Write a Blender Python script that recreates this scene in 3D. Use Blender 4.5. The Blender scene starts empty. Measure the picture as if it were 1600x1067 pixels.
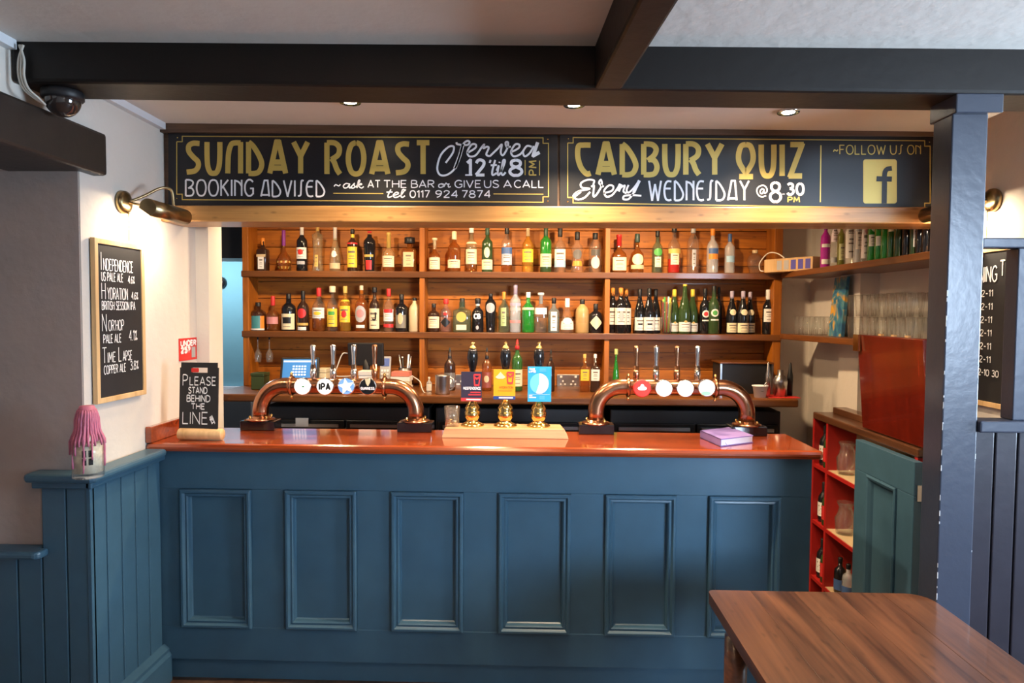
import bpy, math, random
from mathutils import Vector, Matrix
random.seed(7)
S = bpy.context.scene
COL = S.collection
PI = math.pi

# ------------------------------------------------------------------ camera
CAM = Vector((0, -3.0, 1.69)); FPX = 1066.67
MR = (Matrix.Rotation(math.radians(1.61), 3, 'Z') @ Matrix.Rotation(PI/2 - math.radians(2.5), 3, 'X') @ Matrix.Rotation(.0065, 3, 'Z'))
cd = bpy.data.cameras.new('camera'); cd.lens = 24; cd.sensor_width = 36; cd.clip_start = .05
cam = bpy.data.objects.new('camera', cd); COL.objects.link(cam)
cam.matrix_world = Matrix.Translation(CAM) @ MR.to_4x4()
S.camera = cam
# ------------------------------------------------------------------ world, exposure
w = bpy.data.worlds.new('world'); S.world = w; w.use_nodes = True
w.node_tree.nodes['Background'].inputs[0].default_value = (.55, .72, 1, 1)
w.node_tree.nodes['Background'].inputs[1].default_value = .15
vs = S.view_settings
vs.view_transform = 'Standard'; vs.look = 'None'; vs.gamma = 1; vs.use_curve_mapping = False
vs.exposure = 0.82
try:
    S.cycles.transparent_max_bounces = 32; S.cycles.max_bounces = 12
except Exception: pass

def light(name, kind, loc, energy, color, size=None, size_y=None, target=None, spot=None, blend=.6, radius=.03, spread=None):
    d = bpy.data.lights.new(name, kind); d.energy = energy; d.color = color
    if kind == 'AREA':
        d.shape = 'RECTANGLE'; d.size = size; d.size_y = size_y or size
        if spread: d.spread = spread
    else:
        d.shadow_soft_size = radius
    if kind == 'SPOT': d.spot_size = math.radians(spot); d.spot_blend = blend
    o = bpy.data.objects.new(name, d); COL.objects.link(o); o.location = loc
    if target is not None:
        o.rotation_euler = (Vector(target) - Vector(loc)).to_track_quat('-Z', 'Y').to_euler()
    return o
WARM = (1, .76, .50)
# daylight through the window in the right-hand wall of the room (the window itself is built below)
light('window_daylight', 'AREA', (3.93, -1.5, 1.62), 145, (.62, .80, 1), 1.5, 1.25, target=(0, -1.2, 1.6))
# daylight from the windows of the room behind the camera
light('rear_window_daylight', 'AREA', (3.1, -4.93, 1.85), 15, (.62, .79, 1), 1.5, 1.1, target=(1.1, -.5, 1.3), spread=math.radians(44))
# unseen light added to brighten the teal wall of the back room
light('back_room_fill', 'POINT', (-2.7, 2.45, 2.0), 16, (.9, .95, 1), radius=.08)

# ------------------------------------------------------------------ helpers
def ray(px, py): return MR @ Vector(((px-800)/FPX, -(py-533.5)/FPX, -1))
def at(px, py, v, ax=1):            # the point seen at a pixel on the plane x / y / z = v
    d = ray(px, py); return CAM + d*((v-CAM[ax])/d[ax])
def ORD(i): return ['first','second','third','fourth','fifth','sixth','seventh','eighth','ninth','tenth','eleventh','twelfth','thirteenth','fourteenth','fifteenth','sixteenth','seventeenth','eighteenth'][i]

class MB:
    def __init__(s): s.v = []; s.f = []; s.m = []; s.sm = []
    def add(s, vs, fs, mi=0, smooth=False):
        b = len(s.v); s.v += [Vector(p) for p in vs]
        for f in fs: s.f.append([b+i for i in f]); s.m.append(mi); s.sm.append(smooth)
        return s
    def box(s, x0, x1, y0, y1, z0, z1, mi=0):
        vs = [(x, y, z) for z in (z0, z1) for y in (y0, y1) for x in (x0, x1)]
        return s.add(vs, [(0,2,3,1),(4,5,7,6),(0,1,5,4),(2,6,7,3),(0,4,6,2),(1,3,7,5)], mi)
    def hexa(s, p, mi=0):            # 8 points: bottom 4 (ccw from above), top 4
        return s.add(p, [(3,2,1,0),(4,5,6,7),(0,1,5,4),(1,2,6,5),(2,3,7,6),(3,0,4,7)], mi)
    def lathe(s, prof, c, n=24, axis='z', sq=2, mi=0, mif=None, cap=True):
        c = Vector(c); rings = []
        vs = []; fs = []; ms = []
        def pt(r, h, a):
            ca, sa = math.cos(a), math.sin(a)
            k = 1/((abs(ca)**sq+abs(sa)**sq)**(1/sq))*r if sq != 2 else r
            if axis == 'z': return c+Vector((k*ca, k*sa, h))
            if axis == 'y': return c+Vector((k*ca, h, k*sa))
            return c+Vector((h, k*ca, k*sa))
        for r, h in prof: vs += [pt(max(r, 1e-5), h, 2*PI*(i+.5)/n) for i in range(n)]
        for j in range(len(prof)-1):
            for i in range(n):
                a, b = j*n+i, j*n+(i+1) % n
                q = (a, b, b+n, a+n)
                fs.append(q if axis in 'zx' else q[::-1]); ms.append(mif(prof[j][1], prof[j+1][1]) if mif else mi)
        b0 = len(s.v); s.v += vs
        for f, m in zip(fs, ms): s.f.append([b0+i for i in f]); s.m.append(m); s.sm.append(True)
        if cap:
            for j in (0, len(prof)-1):
                if prof[j][0] > 2e-5: s.f.append([b0+j*n+i for i in range(n)][::-1 if j == 0 else 1]); s.m.append(ms[0] if j == 0 else ms[-1]); s.sm.append(False)
        return s
    def tube(s, pts, r, n=10, mi=0, closed_caps=True):
        pts = [Vector(p) for p in pts]; N = len(pts)
        rs = r if isinstance(r, (list, tuple)) else [r]*N
        t0 = (pts[1]-pts[0]).normalized()
        up = Vector((0,0,1)) if abs(t0.z) < .9 else Vector((1,0,0))
        nx = t0.cross(up).normalized(); vs = []
        for i, p in enumerate(pts):
            t = (pts[min(i+1, N-1)]-pts[max(i-1, 0)]).normalized()
            nx = (nx - t*nx.dot(t)).normalized(); ny = t.cross(nx)
            vs += [p+(nx*math.cos(2*PI*k/n)+ny*math.sin(2*PI*k/n))*rs[i] for k in range(n)]
        fs = [(j*n+i, j*n+(i+1) % n, (j+1)*n+(i+1) % n, (j+1)*n+i) for j in range(N-1) for i in range(n)]
        s.add(vs, fs, mi, True)
        if closed_caps:
            b = len(s.v)-len(vs)
            s.f.append([b+i for i in range(n)][::-1]); s.m.append(mi); s.sm.append(False)
            s.f.append([b+(N-1)*n+i for i in range(n)]); s.m.append(mi); s.sm.append(False)
        return s
    def prism(s, poly, fn, d0, d1, mi=0):   # poly 2D (ccw), fn(u,v,d)->3D
        n = len(poly)
        vs = [fn(u, v, d0) for u, v in poly]+[fn(u, v, d1) for u, v in poly]
        return s.add(vs, [tuple(range(n))[::-1], tuple(range(n, 2*n))]+[(i, (i+1) % n, n+(i+1) % n, n+i) for i in range(n)], mi)
    def sweep(s, u0, u1, v0, v1, prof, fn, mi=0):  # mitred frame: prof = [(inset, height)]
        n = len(prof); vs = []
        for (u, v, du, dv) in ((u0,v0,1,1),(u1,v0,-1,1),(u1,v1,-1,-1),(u0,v1,1,-1)):
            vs += [fn(u+du*d, v+dv*d, h) for d, h in prof]
        fs = [(c*n+j, ((c+1) % 4)*n+j, ((c+1) % 4)*n+j+1, c*n+j+1) for c in range(4) for j in range(n-1)]
        return s.add(vs, fs, mi)
    def xf(s, M):
        s.v = [M @ p for p in s.v]; return s
    def build(s, name, mats, parent=None, bev=0, origin=None):
        if not isinstance(mats, (list, tuple)): mats = [mats]
        if parent is not None:
            r = parent
            while r.parent: r = r.parent
            off = r.location.copy()
        elif origin is not None: off = Vector(origin)
        else:
            lo = [min(p[i] for p in s.v) for i in range(3)]; hi = [max(p[i] for p in s.v) for i in range(3)]
            off = Vector(((lo[0]+hi[0])/2, (lo[1]+hi[1])/2, lo[2]))
        me = bpy.data.meshes.new(name)
        me.from_pydata([tuple(p-off) for p in s.v], [], s.f)
        for m in mats: me.materials.append(m)
        me.polygons.foreach_set('material_index', s.m)
        me.polygons.foreach_set('use_smooth', s.sm)
        me.update()
        o = bpy.data.objects.new(name, me); COL.objects.link(o)
        if parent is not None: o.parent = parent
        else: o.location = off
        if bev:
            b = o.modifiers.new('bevel', 'BEVEL'); b.width = bev; b.segments = 2; b.limit_method = 'ANGLE'; b.angle_limit = .7
        return o
def root(name, loc, label, cat, group=None):
    o = bpy.data.objects.new(name, None); o.empty_display_size = .05; COL.objects.link(o); o.location = loc
    return tag(o, label, cat, group)
def tag(o, label, cat, group=None):
    o['label'] = label; o['category'] = cat
    if group: o['group'] = group
    return o
def struct(o): o['kind'] = 'structure'; return o
def smooth(pts, k=6):
    out = []; n = len(pts)
    for i in range(n-1):
        p0, p1, p2, p3 = pts[max(i-1,0)], pts[i], pts[i+1], pts[min(i+2,n-1)]
        for j in range(k):
            t = j/k
            out.append(tuple(.5*(2*b+(c-a)*t+(2*a-5*b+4*c-d)*t*t+(3*b-a-3*c+d)*t**3) for a, b, c, d in zip(p0, p1, p2, p3)))
    out.append(tuple(pts[-1])); return out

# ------------------------------------------------------------------ materials
MC = {}
def mat(name, col, rough=.5, metal=0, trans=0, ior=1.45, emit=0, coat=0, var=0, bump=0, scale=12, spec=.5):
    if name in MC: return MC[name]
    m = bpy.data.materials.new(name); m.use_nodes = True; MC[name] = m
    nt = m.node_tree; b = nt.nodes['Principled BSDF']; L = nt.links.new
    b.inputs['Base Color'].default_value = (*col, 1); b.inputs['Roughness'].default_value = rough
    b.inputs['Metallic'].default_value = metal; b.inputs['Transmission Weight'].default_value = trans
    b.inputs['IOR'].default_value = ior; b.inputs['Coat Weight'].default_value = coat; b.inputs['Coat Roughness'].default_value = .06
    b.inputs['Specular IOR Level'].default_value = spec
    if emit: b.inputs['Emission Color'].default_value = (*col, 1); b.inputs['Emission Strength'].default_value = emit
    if var or bump:
        tc = nt.nodes.new('ShaderNodeTexCoord'); nz = nt.nodes.new('ShaderNodeTexNoise')
        nz.inputs['Scale'].default_value = scale; nz.inputs['Detail'].default_value = 6
        L(tc.outputs['Object'], nz.inputs['Vector'])
        if var:
            mx = nt.nodes.new('ShaderNodeMix'); mx.data_type = 'RGBA'
            mx.inputs[6].default_value = (*[c*(1-var) for c in col], 1); mx.inputs[7].default_value = (*[min(1, c*(1+var)) for c in col], 1)
            L(nz.outputs['Fac'], mx.inputs[0]); L(mx.outputs[2], b.inputs['Base Color'])
        if bump:
            n2 = nt.nodes.new('ShaderNodeTexNoise'); n2.inputs['Scale'].default_value = scale*4; n2.inputs['Detail'].default_value = 5
            L(tc.outputs['Object'], n2.inputs['Vector'])
            bp = nt.nodes.new('ShaderNodeBump'); bp.inputs['Strength'].default_value = bump; bp.inputs['Distance'].default_value = .01
            L(n2.outputs['Fac'], bp.inputs['Height']); L(bp.outputs['Normal'], b.inputs['Normal'])
    return m
def tglass(name, col, body=0., rough=.03):
    if name in MC: return MC[name]
    m = bpy.data.materials.new(name); m.use_nodes = True; MC[name] = m
    nt = m.node_tree; N = nt.nodes.new; L = nt.links.new; b = nt.nodes['Principled BSDF']
    b.inputs['Base Color'].default_value = (*col, 1); b.inputs['Roughness'].default_value = .15
    tr = N('ShaderNodeBsdfTransparent'); tr.inputs[0].default_value = (*[c**.5 for c in col], 1)
    gs = N('ShaderNodeBsdfGlossy'); gs.inputs['Roughness'].default_value = rough
    lw = N('ShaderNodeLayerWeight'); pw = N('ShaderNodeMath'); pw.operation = 'POWER'; pw.inputs[1].default_value = 2.4; L(lw.outputs['Facing'], pw.inputs[0])
    fr = N('ShaderNodeMath'); fr.operation = 'MULTIPLY_ADD'; fr.inputs[1].default_value = .75; fr.inputs[2].default_value = .05; L(pw.outputs[0], fr.inputs[0])
    m1 = N('ShaderNodeMixShader'); m1.inputs[0].default_value = body; L(tr.outputs[0], m1.inputs[1]); L(b.outputs[0], m1.inputs[2])
    m2 = N('ShaderNodeMixShader'); L(fr.outputs[0], m2.inputs[0]); L(m1.outputs[0], m2.inputs[1]); L(gs.outputs[0], m2.inputs[2])
    L(m2.outputs[0], nt.nodes['Material Output'].inputs['Surface'])
    return m
def wood(name, c1, c2, axis='x', rough=.45, coat=0, grain=1., knots=0, c3=None):
    if name in MC: return MC[name]
    m = bpy.data.materials.new(name); m.use_nodes = True; MC[name] = m
    nt = m.node_tree; N = nt.nodes.new; L = nt.links.new; b = nt.nodes['Principled BSDF']
    tc = N('ShaderNodeTexCoord'); oi = N('ShaderNodeObjectInfo')
    add = N('ShaderNodeVectorMath'); add.operation = 'MULTIPLY_ADD'
    cmb = N('ShaderNodeCombineXYZ')
    for i in range(3): L(oi.outputs['Random'], cmb.inputs[i])
    L(cmb.outputs[0], add.inputs[0]); add.inputs[1].default_value = (37, 53, 71); L(tc.outputs['Object'], add.inputs[2])
    mp = N('ShaderNodeMapping'); sc = [9*grain]*3; sc['xyz'.index(axis)] = .9*grain
    mp.inputs['Scale'].default_value = sc; L(add.outputs[0], mp.inputs['Vector'])
    n1 = N('ShaderNodeTexNoise'); n1.inputs['Scale'].default_value = 1.3; n1.inputs['Detail'].default_value = 5; n1.inputs['Distortion'].default_value = 1.2
    L(mp.outputs[0], n1.inputs['Vector'])
    mp2 = N('ShaderNodeMapping'); s2 = [60*grain]*3; s2['xyz'.index(axis)] = 2*grain
    mp2.inputs['Scale'].default_value = s2; L(add.outputs[0], mp2.inputs['Vector'])
    n2 = N('ShaderNodeTexNoise'); n2.inputs['Scale'].default_value = 1.5; n2.inputs['Detail'].default_value = 3; L(mp2.outputs[0], n2.inputs['Vector'])
    mx = N('ShaderNodeMath'); mx.operation = 'MULTIPLY_ADD'; mx.inputs[1].default_value = .45; L(n2.outputs['Fac'], mx.inputs[0])
    sub = N('ShaderNodeMath'); sub.operation = 'MULTIPLY_ADD'; sub.inputs[1].default_value = .9; sub.inputs[2].default_value = -.17
    L(n1.outputs['Fac'], sub.inputs[0]); L(sub.outputs[0], mx.inputs[2])
    rp = N('ShaderNodeValToRGB'); e = rp.color_ramp.elements
    e[0].position = .3; e[0].color = (*c1, 1); e[1].position = .72; e[1].color = (*c2, 1)
    if c3: k = e.new(.9); k.color = (*c3, 1)
    L(mx.outputs[0], rp.inputs[0]); out = rp.outputs[0]
    if knots:
        vo = N('ShaderNodeTexVoronoi'); mk = N('ShaderNodeMapping'); ks = [5.5]*3; ks['xyz'.index(axis)] = 2.2
        mk.inputs['Scale'].default_value = ks; L(add.outputs[0], mk.inputs['Vector']); L(mk.outputs[0], vo.inputs['Vector'])
        kr = N('ShaderNodeMapRange'); kr.inputs[1].default_value = .06; kr.inputs[2].default_value = .22; kr.inputs[3].default_value = knots; kr.inputs[4].default_value = 0
        L(vo.outputs['Distance'], kr.inputs[0])
        km = N('ShaderNodeMix'); km.data_type = 'RGBA'; L(kr.outputs[0], km.inputs[0]); L(out, km.inputs[6]); km.inputs[7].default_value = (*[c*.3 for c in c1], 1)
        out = km.outputs[2]
    L(out, b.inputs['Base Color']); b.inputs['Roughness'].default_value = rough
    b.inputs['Coat Weight'].default_value = coat; b.inputs['Coat Roughness'].default_value = .08
    bp = N('ShaderNodeBump'); bp.inputs['Strength'].default_value = .12; bp.inputs['Distance'].default_value = .004
    L(n2.outputs['Fac'], bp.inputs['Height']); L(bp.outputs['Normal'], b.inputs['Normal'])
    return m
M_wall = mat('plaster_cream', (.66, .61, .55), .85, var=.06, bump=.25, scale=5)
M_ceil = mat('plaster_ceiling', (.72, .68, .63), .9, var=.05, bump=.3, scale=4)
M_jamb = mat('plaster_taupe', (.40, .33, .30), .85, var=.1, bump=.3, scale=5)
M_teal = mat('plaster_teal', (.16, .36, .44), .8, var=.05)
M_floor = wood('floor_boards', (.05, .025, .015), (.11, .06, .035), 'y', .5)
M_blue = mat('blue_paint', (.045, .108, .165), .36, var=.16, bump=.04, scale=9)
M_beam = mat('black_brown_paint', (.011, .008, .0065), .5, spec=.3, var=.3, bump=.12, scale=6)
M_lintel = mat('brown_lintel_paint', (.030, .022, .018), .4, var=.3, bump=.15, scale=6)
M_post = mat('post_paint', (.034, .040, .060), .30, var=.15, bump=.08, scale=8)
M_board = mat('dark_board_paint', (.022, .02, .028), .3, var=.3, bump=.06, scale=8)
M_mahog = wood('mahogany', (.18, .024, .005), (.38, .064, .010), 'x', .22, coat=1, grain=.8)
M_flap = wood('mahogany_flap', (.085, .007, .003), (.17, .013, .005), 'z', .25, coat=.8, grain=.8, c3=(.24,.032,.010))
M_dwood = wood('dark_counter_wood', (.06, .022, .010), (.13, .05, .02), 'y', .35, coat=.3)
M_pine = wood('orange_pine', (.20, .053, .003), (.47, .147, .007), 'x', .6, coat=0, knots=.6)
M_pinev = wood('orange_pine_upright', (.23, .062, .004), (.46, .145, .008), 'z', .5, coat=.05)
M_shelf = wood('brown_shelf', (.085, .026, .005), (.19, .062, .010), 'x', .38, coat=.2)
M_shelfy = wood('brown_wall_shelf', (.10, .03, .006), (.21, .068, .013), 'y', .38, coat=.2)
M_fpine = wood('golden_pine', (.30, .14, .04), (.55, .29, .09), 'x', .4, coat=.2, knots=.5)
M_trimw = wood('brown_trim', (.07, .035, .018), (.16, .085, .045), 'x', .55)
M_light_wood = wood('pale_wood', (.55, .33, .14), (.74, .50, .25), 'z', .5)
M_plinth = wood('oak_plinth', (.42, .22, .10), (.66, .40, .21), 'x', .4, coat=.2)
M_tablew = wood('worn_table_wood', (.035, .014, .009), (.15, .058, .026), 'y', .32, coat=.3, grain=.8, c3=(.36, .14, .04), knots=.5)
M_slate = mat('chalkboard', (.018, .018, .02), .6, var=.3)
M_sign = mat('sign_black', (.010, .010, .013), .38, var=.2)
M_gold = mat('gold_paint', (.56, .40, .10), .38, metal=.25)
M_chalk = mat('white_chalk', (.85, .85, .85), .8)
M_white = mat('white_paint', (.80, .80, .84), .5)
M_trunk = mat('white_plastic', (.72, .74, .78), .45)
M_copper = mat('copper', (.42, .205, .115), .24, metal=1, var=.2, scale=14)
M_brass = mat('brass', (.80, .56, .20), .16, metal=1)
M_abrass = mat('antique_brass', (.34, .25, .13), .28, metal=1)
M_chrome = mat('chrome', (.75, .75, .77), .12, metal=1)
M_steel = mat('steel', (.52, .52, .53), .3, metal=1)
M_black = mat('black_gloss', (.008, .008, .010), .12, coat=.5)
M_blackm = mat('black_matt', (.012, .012, .014), .5)
M_red = mat('red_paint', (.38, .014, .012), .45, var=.15)
M_redl = mat('red_print', (.65, .03, .025), .5)
M_glass = tglass('clear_glass', (.94, .96, .95), .03)
M_fglass = mat('fridge_glass', (.010, .011, .012), .25)
M_dome = mat('smoked_dome', (.03, .02, .018), .06, coat=1)
M_wax = mat('pink_wax', (.52, .15, .24), .5, var=.25, scale=30)

# ------------------------------------------------------------------ stroke lettering
G = {}
def gl(s):
    for line in s.strip().split('\n'):
        ch, wd, rest = line.split(' ', 2)
        st = []
        for seg in rest.split(';'):
            seg = seg.strip(); sm = seg.startswith('~'); seg = seg.lstrip('~').strip()
            pts = [tuple(map(float, q.split(','))) for q in seg.split()]
            st.append(smooth(pts) if sm else pts)
        G[ch] = (float(wd), st)
gl('''A .66 0,0 .33,1 .66,0; .1,.3 .56,.3
B .56 0,0 0,1; ~0,1 .3,1 .5,.87 .46,.62 .26,.54 0,.53; ~0,.53 .32,.53 .56,.4 .55,.12 .32,0 0,0
C .58 ~.58,.86 .42,1 .2,.97 .02,.7 .02,.3 .2,.03 .42,0 .58,.14
D .6 0,0 0,1; ~0,1 .28,1 .54,.82 .6,.5 .54,.18 .28,0 0,0
E .46 .46,1 0,1 0,0 .46,0; 0,.53 .4,.53
F .46 .46,1 0,1 0,0; 0,.53 .38,.53
G .62 ~.6,.86 .42,1 .2,.97 .02,.7 .02,.3 .2,.03 .42,0 .6,.14; .38,.46 .61,.46 .61,.1
H .58 0,0 0,1; .58,0 .58,1; 0,.52 .58,.52
I .0 0,0 0,1
J .4 ~.4,1 .4,.3 .32,.05 .12,.02 0,.18
K .54 0,0 0,1; .52,1 0,.45; .14,.58 .54,0
L .44 0,1 0,0 .44,0
M .74 0,0 .08,1 .37,.3 .66,1 .74,0
N .58 0,0 0,1 .58,0 .58,1
O .66 ~.33,1 .12,.92 0,.65 0,.35 .12,.08 .33,0 .54,.08 .66,.35 .66,.65 .54,.92 .33,1
P .52 0,0 0,1; ~0,1 .3,1 .52,.88 .52,.6 .3,.47 0,.46
Q .66 ~.33,1 .12,.92 0,.65 0,.35 .12,.08 .33,0 .54,.08 .66,.35 .66,.65 .54,.92 .33,1; .38,.25 .7,-.08
R .56 0,0 0,1; ~0,1 .3,1 .52,.88 .52,.62 .3,.5 0,.48; .26,.5 .56,0
S .52 ~.5,.88 .36,1 .14,.98 .02,.78 .14,.58 .38,.45 .52,.25 .4,.03 .16,0 0,.13
T .56 0,1 .56,1; .28,1 .28,0
U .58 ~0,1 0,.6 .02,.25 .14,.03 .29,0 .44,.03 .56,.25 .58,.6 .58,1
V .6 0,1 .3,0 .6,1
W .86 0,1 .22,0 .43,.8 .64,0 .86,1
X .56 0,0 .56,1; 0,1 .56,0
Y .58 0,1 .29,.48 .58,1; .29,.48 .29,0
Z .54 0,1 .54,1 0,0 .54,0
0 .56 ~.28,1 .1,.92 0,.65 0,.35 .1,.08 .28,0 .46,.08 .56,.35 .56,.65 .46,.92 .28,1
1 .22 0,.8 .2,1 .2,0
2 .52 ~.02,.78 .12,.96 .3,1 .48,.88 .46,.64 .24,.32 0,0; 0,0 .52,0
3 .5 ~.02,.88 .2,1 .42,.93 .44,.68 .2,.54; ~.2,.54 .46,.45 .5,.2 .32,.01 .1,.03 0,.15
4 .54 .42,0 .42,1 0,.3 .54,.3
5 .5 .46,1 .08,1 .04,.56; ~.04,.56 .25,.64 .48,.48 .48,.18 .26,0 0,.1
6 .52 ~.44,.95 .2,.82 .03,.45 .06,.12 .26,0 .48,.12 .5,.38 .3,.55 .06,.4
7 .5 0,1 .5,1 .16,0
8 .54 ~.27,1 .08,.9 .08,.66 .27,.54 .46,.66 .46,.9 .27,1; ~.27,.54 .04,.4 0,.18 .14,.01 .27,0 .4,.01 .54,.18 .5,.4 .27,.54
9 .52 ~.46,.6 .24,.46 .03,.6 .05,.9 .26,1 .48,.88 .5,.55 .34,.18 .1,.02
. .04 0,.0 .0,.07
- .3 0,.45 .3,.45
% .5 .08,0 .42,1; ~.1,.95 .0,.85 .1,.75 .18,.85 .1,.95; ~.4,.25 .3,.15 .4,.04 .5,.15 .4,.25
' .06 .06,1 0,.8
? .4 ~0,.8 .1,.97 .28,1 .4,.82 .36,.62 .2,.45 .2,.28; .2,.08 .2,0
~ .5 ~0,.3 .12,.52 .25,.45 .38,.38 .5,.56
& .5 0,0 .5,1
@ .9 ~.6,.6 .45,.68 .32,.5 .35,.32 .5,.33 .6,.62 .62,.35 .78,.4 .82,.65 .65,.92 .4,.95 .12,.75 .08,.4 .25,.1 .5,.03 .75,.12
a .5 ~.44,.55 .2,.6 .03,.3 .1,.03 .3,.1 .46,.55 .42,.12 .5,.02 .62,.2
s .4 ~0,.05 .2,.4 .3,.62 .28,.4 .34,.15 .2,0 .04,.08
k .5 ~0,.1 .25,.75 .3,1 .2,.95 .1,0; ~.12,.3 .35,.6 .42,.48 .2,.32 .4,.02 .56,.2
o .46 ~.3,.6 .06,.45 .04,.1 .2,0 .4,.18 .42,.5 .26,.6 .34,.45 .56,.5
r .44 ~0,.1 .15,.62 .2,.66 .3,.5 .42,.56 .36,.3 .4,.05 .56,.15
t .34 ~.26,1 .1,.3 .12,.02 .34,.15; .0,.65 .36,.68
e .42 ~.04,.25 .3,.4 .34,.58 .2,.62 .04,.3 .12,.02 .3,.06 .46,.25
l .26 ~.04,.2 .24,.8 .24,1 .14,.9 .06,.2 .14,.02 .3,.2
i .22 ~0,.3 .12,.6 .06,.15 .12,.02 .26,.2; .16,.8 .18,.88
''')
DECO = {}
_G0 = G; G = DECO
gl('''A .72 0,0 .31,1 .41,1 .72,0; .14,.36 .58,.36; .08,.17 .64,.17
S .56 ~.58,.95 .3,.96 .1,.88 .1,.7 .3,.52 .5,.38 .52,.22 .36,.08 0,.04
N .58 ~0,0 .03,.6 .14,.9 .3,.97 .58,.97; .58,1 .58,0
D .6 0,0 0,1; ~0,1 .22,.86 .48,.56 .6,.3 .5,.08 .3,0 0,0
E .5 ~.5,.96 .2,.96 .04,.75 0,.4 .1,.08 .3,0 .5,.03; 0,.6 .45,.6
C .56 ~.58,.96 .25,.96 .05,.92 .02,.6 .15,.25 .4,.03 .58,.05
Q .66 ~.33,1 .12,.95 0,.7 .02,.45 .2,.22 .33,.12 .46,.22 .64,.45 .66,.7 .54,.95 .33,1; .02,-.02 .66,-.02
Y .64 0,1 .32,.55 .64,1; .32,.58 .32,0
R .6 0,0 0,1; ~0,1 .34,.99 .54,.85 .5,.62 .2,.46; ~.2,.5 .32,.38 .44,.15 .58,0
B .58 0,0 0,1; ~0,1 .36,.98 .54,.84 .46,.64 .18,.46; ~.2,.5 .46,.46 .58,.26 .5,.06 .3,0 0,0
U .58 ~0,1 0,.6 .03,.25 .14,.04 .29,0 .44,.04 .55,.25 .58,.6 .58,1
''')
G = _G0
for k in G: DECO.setdefault(k, G[k])
THIN = dict(DECO)
_G0 = G; G = THIN
gl('''A .62 0,0 .26,1 .5,1 .62,0; 0,.1 .62,.1
S .4 ~.42,.97 .3,1 .24,.85 .22,.3 .18,.08 0,.02
N .5 0,0 0,1; ~0,.95 .3,.85 .5,.6; .5,1 .5,0
''')
G = _G0
def strokes(txt, x0, x1, yb, yt, font=G, gap=.2, space=.45):
    h = 1; x = 0; out = []
    for ch in txt:
        if ch == ' ': x += space; continue
        wd, st = font[ch]
        out += [[(x+a, b) for a, b in s] for s in st]; x += wd+gap
    W = max(x-gap, .01)
    return [[(x0+a/W*(x1-x0), yb+b*(yt-yb)) for a, b in s] for s in out]
def ribbon(mb, line, hw, fn, lift=0):
    pts = [Vector(p) for p in line]
    q = [pts[0]]
    for p in pts[1:]:
        if (p-q[-1]).length > 1e-6: q.append(p)
    pts = q; n = len(pts)
    if n < 2: return
    vs = []
    for i in range(n):
        a = (pts[i]-pts[i-1]).normalized() if i else (pts[1]-pts[0]).normalized()
        b = (pts[i+1]-pts[i]).normalized() if i < n-1 else a
        t = a+b
        t = t.normalized() if t.length > .05 else b
        nn = Vector((-t.y, t.x)); k = min(1.7, 1/max(.3, abs(nn.dot(Vector((-b.y, b.x))))))
        vs += [fn(*(pts[i]+nn*hw*k), lift), fn(*(pts[i]-nn*hw*k), lift)]
    mb.add(vs, [(2*i, 2*i+1, 2*i+3, 2*i+2) for i in range(n-1)])
def write(name, parent, lines, hw, fn, m, lift=.0015):
    mb = MB()
    segs = []
    for l in lines:
        cur = [l[0]]
        for i in range(1, len(l)):
            cur.append(l[i])
            if i < len(l)-1:
                a = Vector(l[i])-Vector(l[i-1]); b_ = Vector(l[i+1])-Vector(l[i])
                if a.length > 1e-9 and b_.length > 1e-9 and a.normalized().dot(b_.normalized()) < .3:
                    e = a.normalized()*hw*.6; cur[-1] = tuple(Vector(l[i])+e); segs.append(cur)
                    e2 = b_.normalized()*hw*.6; cur = [tuple(Vector(l[i])-e2)]
        segs.append(cur)
    for i, l in enumerate(segs): ribbon(mb, l, hw, fn, lift+i*.00002)
    return mb.build(name, m, parent)
def ell(cx, cy, rx, ry, n=24): return [(cx+rx*math.cos(2*PI*i/n), cy+ry*math.sin(2*PI*i/n)) for i in range(n)]

# ================================================================== THE SETTING
XL, XR = -1.70, 1.88
def zc(x, y): return 2.52-.012*x-.02*y
struct(MB().box(-3.4, 4.1, -5.2, 3.4, -.1, 0).build('floor', M_floor))
def slab(x0, x1, y0, y1, t=.12):
    c = [(x0,y0),(x1,y0),(x1,y1),(x0,y1)]
    return MB().hexa([(x,y,zc(x,y)) for x,y in c]+[(x,y,zc(x,y)+t) for x,y in c])
struct(slab(-3.4, 4.1, -5.2, 3.4).build('ceiling', M_ceil))
# left wall: front stretch over the recess, the wall by the chalkboard, the pier behind the bar
mb = MB(); mb.box(-2.9, XL, -.46, .42, 0, 2.6); mb.box(-1.98, XL, -5.2, -.46, 2.36, 2.65)
mb.box(-1.98, -1.634, .42, .57, 0, 2.6)
wl = struct(mb.build('wall_left', M_wall))
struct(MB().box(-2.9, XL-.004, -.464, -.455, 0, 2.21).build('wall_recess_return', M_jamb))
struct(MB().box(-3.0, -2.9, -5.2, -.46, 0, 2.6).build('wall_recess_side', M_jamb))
struct(MB().box(-3.4, 4.1, -5.3, -5.2, 0, 2.75).build('wall_rear', M_wall))
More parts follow.
